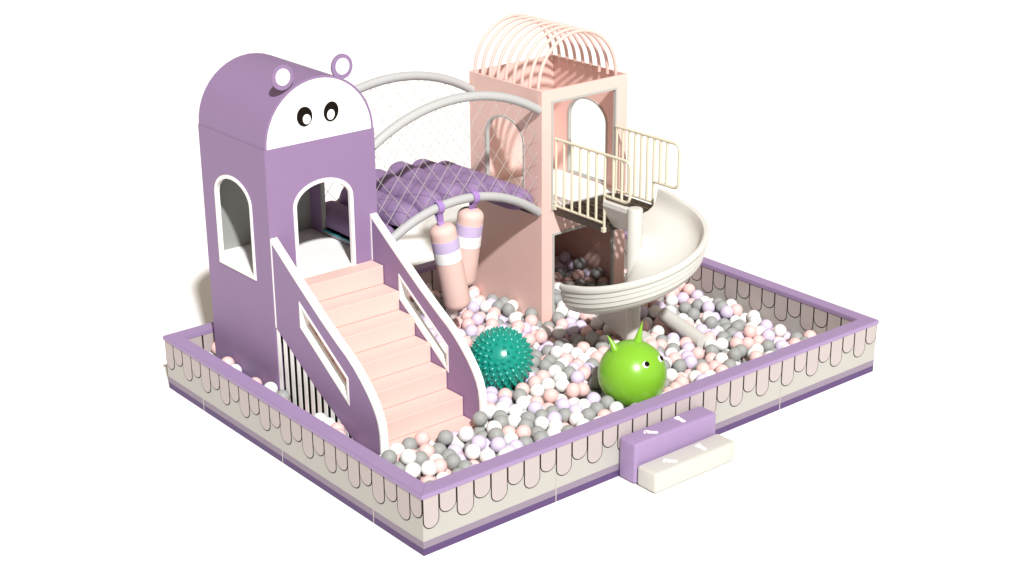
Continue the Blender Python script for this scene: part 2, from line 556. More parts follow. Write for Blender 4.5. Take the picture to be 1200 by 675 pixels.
for k in range(7):
    xc = 1.84 + 0.3067 * k
    zc = LOW(xc) - 0.002
    b = bm_new()
    rr_ = 0.172
    L0, L1 = 3.030, 4.130
    ln = L1 - L0
    pr = [(0, 0)]
    for j in range(13):               # the front end tapers down and tucks in behind the rail
        t = j / 12
        pr.append((rr_ * (0.30 + 0.70 * math.sqrt(1 - (1 - t) ** 2)), 0.26 * (1 - math.cos(t * PI / 2))))
    for j in range(1, 12):
        pr.append((rr_ + 0.002 * math.sin(j * 0.8 + k * 2.1), 0.26 + (ln - 0.26 - 0.03) * j / 11))
    pr += [(rr_ - 0.006, ln - 0.012), (rr_ - 0.024, ln), (0, ln)]
    lathe(b, pr, (xc, L0, zc), Y, 44)
    for v in b.verts: v.co.z = max(v.co.z, zc - 0.035)
    part("padded_roll", b, M["roll"], br, smooth=True)

# ------------------------------------------------------------------ hanging punch bags
def bag(xh, topc, botc, label):
    t = thing("punch_bag", label, "punch bag", (xh, 3.0, LOW(xh)), "punch bags hanging from the bridge")
    topc, botc = Vector(topc), Vector(botc)
    ax = (botc - topc); ln = ax.length
    rr_ = 0.143; f_ = 0.085
    def radius(hh):
        if hh < f_: return rr_ - f_ + math.sqrt(max(0, f_ * f_ - (f_ - hh) ** 2))
        if hh > ln - f_: return rr_ - f_ + math.sqrt(max(0, f_ * f_ - (hh - ln + f_) ** 2))
        return rr_
    hs = [0, 0.004, 0.015, 0.03, 0.05, 0.07, f_, 0.18] + [0.3 + 0.1 * k for k in range(int((ln - 0.4) / 0.1))] + [ln - f_, ln - 0.06, ln - 0.035, ln - 0.015, ln - 0.004, ln]
    b = bm_new()
    lathe(b, [(0, 0)] + [(radius(q_), q_) for q_ in hs] + [(0, ln)], topc, ax, 36)
    part("body", b, M["pink_step"], t, smooth=True)
    for h0, h1, m in ((0.16, 0.285, "lav"), (0.286, 0.41, "white")):
        b = bm_new()
        lathe(b, [(rr_ + 0.0005, h0), (rr_ + 0.003, h0 + 0.002), (rr_ + 0.003, h1 - 0.002), (rr_ + 0.0005, h1)], topc, ax, 36)
        part("band", b, M[m], t, smooth=True)
    # strap looped over the rail
    hc = Vector((xh, 3.0, LOW(xh)))
    loop = []
    for k in range(17):
        a = -0.35 * PI + (1.7 * PI) * k / 16
        loop.append(hc + Vector((0, math.cos(a), math.sin(a))) * 0.064)
    tp = topc + Vector((0, 0, -0.02))
    pts_ = [tp + Vector((0, -0.022, 0)), tp.lerp(loop[0], 0.55)] + loop + [tp.lerp(loop[-1], 0.55), tp + Vector((0, 0.022, 0))]
    b = bm_new()
    wv = []
    n = len(pts_)
    for i, p in enumerate(pts_):
        tg = (pts_[min(i + 1, n - 1)] - pts_[max(i - 1, 0)]).normalized()
        nr = tg.cross(X).normalized()
        wv.append([b.verts.new(p + X * sx + nr * sn) for sx, sn in ((-0.036, -0.009), (0.036, -0.009), (0.036, 0.009), (-0.036, 0.009))])
    for a_, c_ in zip(wv, wv[1:]):
        for k in range(4):
            b.faces.new((a_[k], a_[(k + 1) % 4], c_[(k + 1) % 4], c_[k]))
    b.faces.new(wv[0]); b.faces.new(wv[-1][::-1])
    bmesh.ops.bevel(b, geom=list(b.edges), offset=0.004, segments=1, affect='EDGES')
    part("strap", b, M["strap"], t, smooth=True)
bag(2.475, (2.49, 2.975, 1.70), (2.64, 2.90, 0.745), "pink punch bag hanging lower and in front, nearer the staircase")
bag(2.945, (2.935, 3.03, 1.765), (2.86, 3.12, 0.90), "pink punch bag hanging higher, partly behind the other bag and nearer the pink tower")

# ------------------------------------------------------------------ slide platform with railings
RX0, RX1 = 4.025, 4.925
dk = thing("slide_platform", "dark brown perforated platform with two beige railings in front of the pink tower", "platform", (4.475, 2.54, 1.5))
b = bm_new()
holes = []
for i in range(9):
    for j in range(7):
        hx = RX0 + 0.075 + i * 0.094
        hy = 2.205 + j * 0.102 + (0.05 if i % 2 else 0)
        if hy > 2.88: continue
        holes.append(ellipse(hx, hy, 0.019, 0.042, 10))
plate(b, [rect(RX0 + 0.012, RX1 - 0.012, 2.14, 2.938)] + holes, (0, 0, 1.545), X, Y, Z, 0.010)
for hl in holes:      # raised collars round the holes
    cxh = sum(p[0] for p in hl) / len(hl); cyh = sum(p[1] for p in hl) / len(hl)
    plate(b, [[(cxh + (p[0] - cxh) * 1.35, cyh + (p[1] - cyh) * 1.3) for p in hl], hl], (0, 0, 1.5552), X, Y, Z, 0.006)
part("deck", b, M["deck"], dk)
b = bm_new()
plate(b, [rect(RX0 + 0.002, RX1 - 0.002, 2.13, 2.940), rect(RX0 + 0.0115, RX1 - 0.0115, 2.1395, 2.9385)], (0, 0, 1.485), X, Y, Z, 0.075)
part("deck_frame", b, M["deck"], dk)
def round_path(pts, r, n=6):
    out = []
    pts = [Vector(p) for p in pts]
    for i, p in enumerate(pts):
        if i in (0, len(pts) - 1): out.append(p); continue
        a = (pts[i - 1] - p).normalized(); c = (pts[i + 1] - p).normalized()
        for k in range(n + 1):
            t = k / n
            out.append((p + a * r) * (1 - t) ** 2 + p * 2 * t * (1 - t) + (p + c * r) * t * t)
    return out
for xr, yk, ye, zx, zt_ in ((RX0, 2.128, 1.74, 1.905, 2.355), (RX1, 2.315, 1.925, 1.835, 2.335)):
    b = bm_new()
    tube(b, round_path([(xr, 2.93, zt_), (xr, ye, zt_), (xr, ye, zx), (xr, yk, zx)], 0.09), 0.0165, 10)
    rl = part("railing", b, M["beige"], dk, smooth=True)
    b = bm_new()
    tube(b, [(xr, 2.93, 1.592), (xr, yk, 1.592)], 0.0145, 8)
    part("bottom_rail", b, M["beige"], rl, smooth=True)
    for k in range(9):
        yb = 2.915 - k * (2.915 - yk) / 6
        if yb < ye + 0.06: continue
        zb = 1.592 if yb > yk + 0.01 else zx
        if k == 6: zb = 1.49
        b = bm_new()
        tube(b, [(xr, yb, zb), (xr, yb, zt_ - 0.003)], 0.0148, 8)
        part("baluster", b, M["beige"], rl, smooth=True)
    for yb in (2.925, yk + 0.007):
        b = bm_new()
        box(b, xr - 0.022, xr + 0.022, yb - 0.022, yb + 0.022, 1.49 if yb < 2.5 else 1.545, 1.545 if yb < 2.5 else 1.60, bev=0.006)
        part("bracket", b, M["beige"], rl)

# ------------------------------------------------------------------ spiral slide
CX, CY = 4.05, 1.68
sl_ = thing("spiral_slide", "ivory spiral slide curling down from the platform around a round post", "slide", (CX, CY, 0.024))
def interp(tab, t):
    if t <= tab[0][0]: return tab[0][1]
    for (a, va), (c, vc) in zip(tab, tab[1:]):
        if t <= c:
            k = (t - a) / (c - a); k2 = k
            return va + (vc - va) * k2
    return tab[-1][1]
zf_tab = [(-45, 1.575), (-20, 1.565), (0, 1.525), (25, 1.46), (46, 1.40), (70, 1.33), (90, 1.265), (115, 1.17), (135, 1.10), (160, 1.005), (185, 0.945), (200, 0.925)]
def smooth_z(t):
    return sum(interp(zf_tab, t + dt) for dt in (-16, -10, -5, 0, 5, 10, 16)) / 7
prof = [(0.10, 0.055), (0.15, 0.03), (0.24, 0.008), (0.38, 0.0), (0.55, 0.004), (0.66, 0.02), (0.73, 0.055), (0.775, 0.11), (0.795, 0.175), (0.803, 0.222),
        (0.812, 0.240), (0.832, 0.248), (0.856, 0.242), (0.868, 0.226), (0.867, 0.190),
        (0.862, 0.176), (0.846, 0.172), (0.848, 0.120), (0.836, 0.114), (0.837, 0.062), (0.824, 0.056), (0.822, 0.006), (0.806, 0.000), (0.792, -0.035),
        (0.755, -0.075), (0.68, -0.105), (0.5, -0.115), (0.35, -0.105), (0.22, -0.075), (0.10, 0.0)]
RS = 0.945        # radial scale of the section
TX, TY = CX - 0.040, CY + 0.030
b = bm_new()
stations = []
for k in range(6):               # straight run-out from the platform
    yv = 2.128 - (2.128 - TY) * k / 6
    stations.append((Vector((TX + 0.04 * (1 - k / 6), yv, 0)), Vector((1, 0, 0)), -45 + 45 * k / 6))
for k in range(61):
    t = 196.0 * k / 60
    a = R(-t)
    stations.append((Vector((TX, TY, 0)), Vector((math.cos(a), math.sin(a), 0)), t))
rings = []
for c, d, t in stations:
    zf = smooth_z(t)
    e = max(0, min(1, (t - 178) / 18))     # the end lip flares down and thins
    ring = []
    for r_, dz in prof:
        ring.append(b.verts.new(c + d * r_ * RS + Z * (zf + dz * (1 - 0.12 * e * (1 if dz > 0.1 else 0)))))
    rings.append(ring)
n = len(prof)
for p, q_ in zip(rings, rings[1:]):
    for k in range(n):
        b.faces.new((p[k], p[(k + 1) % n], q_[(k + 1) % n], q_[k]))
for ring in (rings[0], rings[-1]):
    es = [b.edges.get((ring[k], ring[(k + 1) % n])) for k in range(n)]
    bmesh.ops.triangle_fill(b, use_beauty=True, edges=es)
part("trough", b, M["ivory"], sl_, smooth=True)
b = bm_new()
lathe(b, [(0.0, 0.03), (0.079, 0.03), (0.079, 1.855), (0.072, 1.868), (0.060, 1.872), (0.0, 1.872)], (CX, CY, 0), Z, 32)
part("post", b, M["ivory"], sl_, smooth=True)
# short inner guard from the platform to the post: a lip on a wall that slants in underneath
b = bm_new()
gx = RX0 - 0.03
sec = [(gx, 1.800), (gx + 0.004, 1.845), (gx + 0.022, 1.858), (gx + 0.052, 1.858), (gx + 0.068, 1.845), (gx + 0.066, 1.800), (gx + 0.10, 1.70), (gx + 0.15, 1.62), (gx + 0.17, 1.58),
       (gx + 0.155, 1.53), (gx + 0.12, 1.58), (gx + 0.08, 1.64), (gx + 0.045, 1.69), (gx + 0.016, 1.792)]
plate(b, [sec], (0, CY + 0.06, 0), X, Z, Y, 2.122 - CY - 0.06)
part("inner_guard", b, M["ivory"], sl_, smooth=True)
b = bm_new()
plate(b, [[(1.70, 0.36), (1.70, 0.90), (1.92, 0.85), (2.28, 0.62), (2.28, 0.53)]], (3.995, 0, 0), Y, Z, X, 0.09)
part("gusset", b, M["ivory"], sl_)
for pa, pb, rr_ in (((4.83, 2.00, 0.375), (4.69, 1.24, 0.315), 0.082), ((4.135, 1.615, 0.40), (4.10, 1.47, 0.40), 0.082)):
    b = bm_new()
    tube(b, [pa, pb], rr_, 20)
    part("base_beam", b, M["ivory"], sl_, smooth=True)

# ------------------------------------------------------------------ spiky ball
c = Vector((2.33, 1.80, 0.60))
sb = thing("spiky_ball", "teal rubber massage ball covered in short spikes beside the staircase", "spiky ball", (2.33, 1.80, 0.29))
b = bm_new()
bmesh.ops.create_uvsphere(b, u_segments=48, v_segments=28, radius=0.312, matrix=Matrix.Translation(c))
part("ball_body", b, M["teal"], sb, smooth=True)
b = bm_new()
vd = Vector((-0.548, -0.627, 0.554)).normalized()
N = 290
for i in range(N):
    zz = 1 - 2 * (i + 0.5) / N
    ph = i * PI * (3 - math.sqrt(5))
    d = Vector((math.sqrt(1 - zz * zz) * math.cos(ph), math.sqrt(1 - zz * zz) * math.sin(ph), zz))
    d = Matrix.Rotation(0.5, 3, 'X') @ d
    if d.dot(vd) > 0.975: continue
    lathe(b, [(0.033, 0.0), (0.019, 0.009), (0.011, 0.020), (0.005, 0.031), (0.0, 0.035)], c + d * 0.306, d, 10)
part("spikes", b, M["teal"], sb, smooth=True)
b = bm_new()
e1 = vd.orthogonal().normalized(); e2 = vd.cross(e1)
tube(b, [c + vd * 0.3045 + (e1 * math.cos(2 * PI * k / 28) + e2 * math.sin(2 * PI * k / 28)) * 0.062 for k in range(28)], 0.006, 8, closed=True)
part("valve_ring", b, M["teal"], sb, smooth=True)

# ------------------------------------------------------------------ horned hopper ball
c = Vector((3.17, 0.76, 0.55))
hb = thing("hopper_ball", "shiny lime green hopper ball with two horns and two round eyes", "hopper ball", (3.17, 0.76, 0.205))
b = bm_new()
bmesh.ops.create_uvsphere(b, u_segments=56, v_segments=32, radius=0.345, matrix=Matrix.Translation(c))
part("ball_body", b, M["green"], hb, smooth=True)
for bd, tip, bend in (((-0.49, 0.25, 0.834), (-0.200, 0.160, 0.425), (-0.02, 0, 0.0)), ((0.215, 0.02, 0.975), (0.128, 0.0, 0.535), (0.006, 0, 0))):
    p0 = c + Vector(bd).normalized() * 0.33; p2 = c + Vector(tip); p1 = (p0 + p2) / 2 - Vector(bend) * 0.6
    b = bm_new()
    prev = None
    ts = [k / 8 for k in range(9)]
    ctr = [p0 * (1 - t) ** 2 + p1 * 2 * t * (1 - t) + p2 * t * t for t in ts]
    ax = (p2 - p0).normalized(); a1 = ax.orthogonal().normalized(); a2 = ax.cross(a1)
    rs = [0.048, 0.040, 0.034, 0.029, 0.024, 0.018, 0.012, 0.007, 0.0015]
    rg = [[b.verts.new(cc + (a1 * math.cos(2 * PI * j / 14) + a2 * math.sin(2 * PI * j / 14)) * r_) for j in range(14)] for cc, r_ in zip(ctr, rs)]
    for p, q_ in zip(rg, rg[1:]):
        for j in range(14):
            b.faces.new((p[j], p[(j + 1) % 14], q_[(j + 1) % 14], q_[j]))
    b.faces.new(rg[-1]); b.faces.new(rg[0][::-1])
    part("horn", b, M["green"], hb, smooth=True)
for d in ((-0.21, -0.766, 0.607), (0.442, -0.688, 0.576)):
    d = Vector(d).normalized()
    b = bm_new()
    lathe(b, [(0.0, -0.02), (0.036, -0.02), (0.037, 0.0), (0.033, 0.007), (0.022, 0.011), (0.0, 0.013)], c + d * 0.343, d, 28)
    ey = part("eye", b, M["white"], hb, smooth=True)
    b = bm_new()
    off = Vector((0.010, 0, 0.002))
    lathe(b, [(0.0, 0.0), (0.0275, 0.0), (0.027, 0.008), (0.02, 0.013), (0.0, 0.016)], c + d * 0.3475 + off, d, 24)
    part("pupil", b, M["black"], ey, smooth=True)

# ------------------------------------------------------------------ two foam step blocks with footprints
def foot(cx, cy, ang, flip, z, s):
    lp = [(-0.020, -0.075), (0.004, -0.082), (0.022, -0.070), (0.026, -0.045), (0.020, -0.015), (0.024, 0.015), (0.034, 0.040), (0.026, 0.058), (0.0, 0.062), (-0.022, 0.052), (-0.030, 0.030), (-0.022, 0.0), (-0.026, -0.045)]
    loops = [lp]
    for tx, ty, tr_ in ((-0.026, 0.079, 0.0125), (-0.006, 0.085, 0.009), (0.011, 0.082, 0.008), (0.025, 0.074, 0.007), (0.036, 0.062, 0.006)):
        loops.append(ellipse(tx, ty, tr_, tr_ * 1.15, 12))
    b = bm_new()
    for l in loops:
        l2 = []
        for a, c_ in l:
            a = a * flip * s * 1.25; c2 = c_ * s
            l2.append((cx + a * math.cos(ang) - c2 * math.sin(ang), cy + a * math.sin(ang) + c2 * math.cos(ang)))
        plate(b, [l2], (0, 0, z - 0.0005), X, Y, Z, 0.0035)
    return b
pb_ = thing("foam_step", "taller purple foam step block with white footprints against the ball pit wall", "step block", (2.83, -0.115, 0), "foam step blocks")
b = bm_new(); box(b, 2.288, 3.370, -0.224, 0.006, 0.006, 0.422, bev=0.030, seg=5)
part("block", b, M["rim"], pb_, smooth=True)
part("footprint", foot(2.585, -0.125, 0.75, 1, 0.422, 0.78), M["face"], pb_)
part("footprint", foot(2.985, -0.110, -0.10, -1, 0.422, 0.78), M["face"], pb_)
cb_ = thing("foam_step", "lower ivory foam step block with white footprints in front of the purple block", "step block", (2.83, -0.36, 0), "foam step blocks")
b = bm_new(); box(b, 2.298, 3.372, -0.490, -0.232, 0.006, 0.214, bev=0.034, seg=5)
part("block", b, M["block"], cb_, smooth=True)
part("footprint", foot(2.60, -0.375, 0.75, 1, 0.214, 0.78), M["face"], cb_)
part("footprint", foot(3.02, -0.365, -0.10, -1, 0.214, 0.78), M["face"], cb_)

# ------------------------------------------------------------------ the balls
BR = 0.0745
CODE = "wplg"
BM = [M["b_white"], M["b_pink"], M["b_lav"], M["b_grey"]]
CN = ["white", "pale pink", "lavender", "grey"]
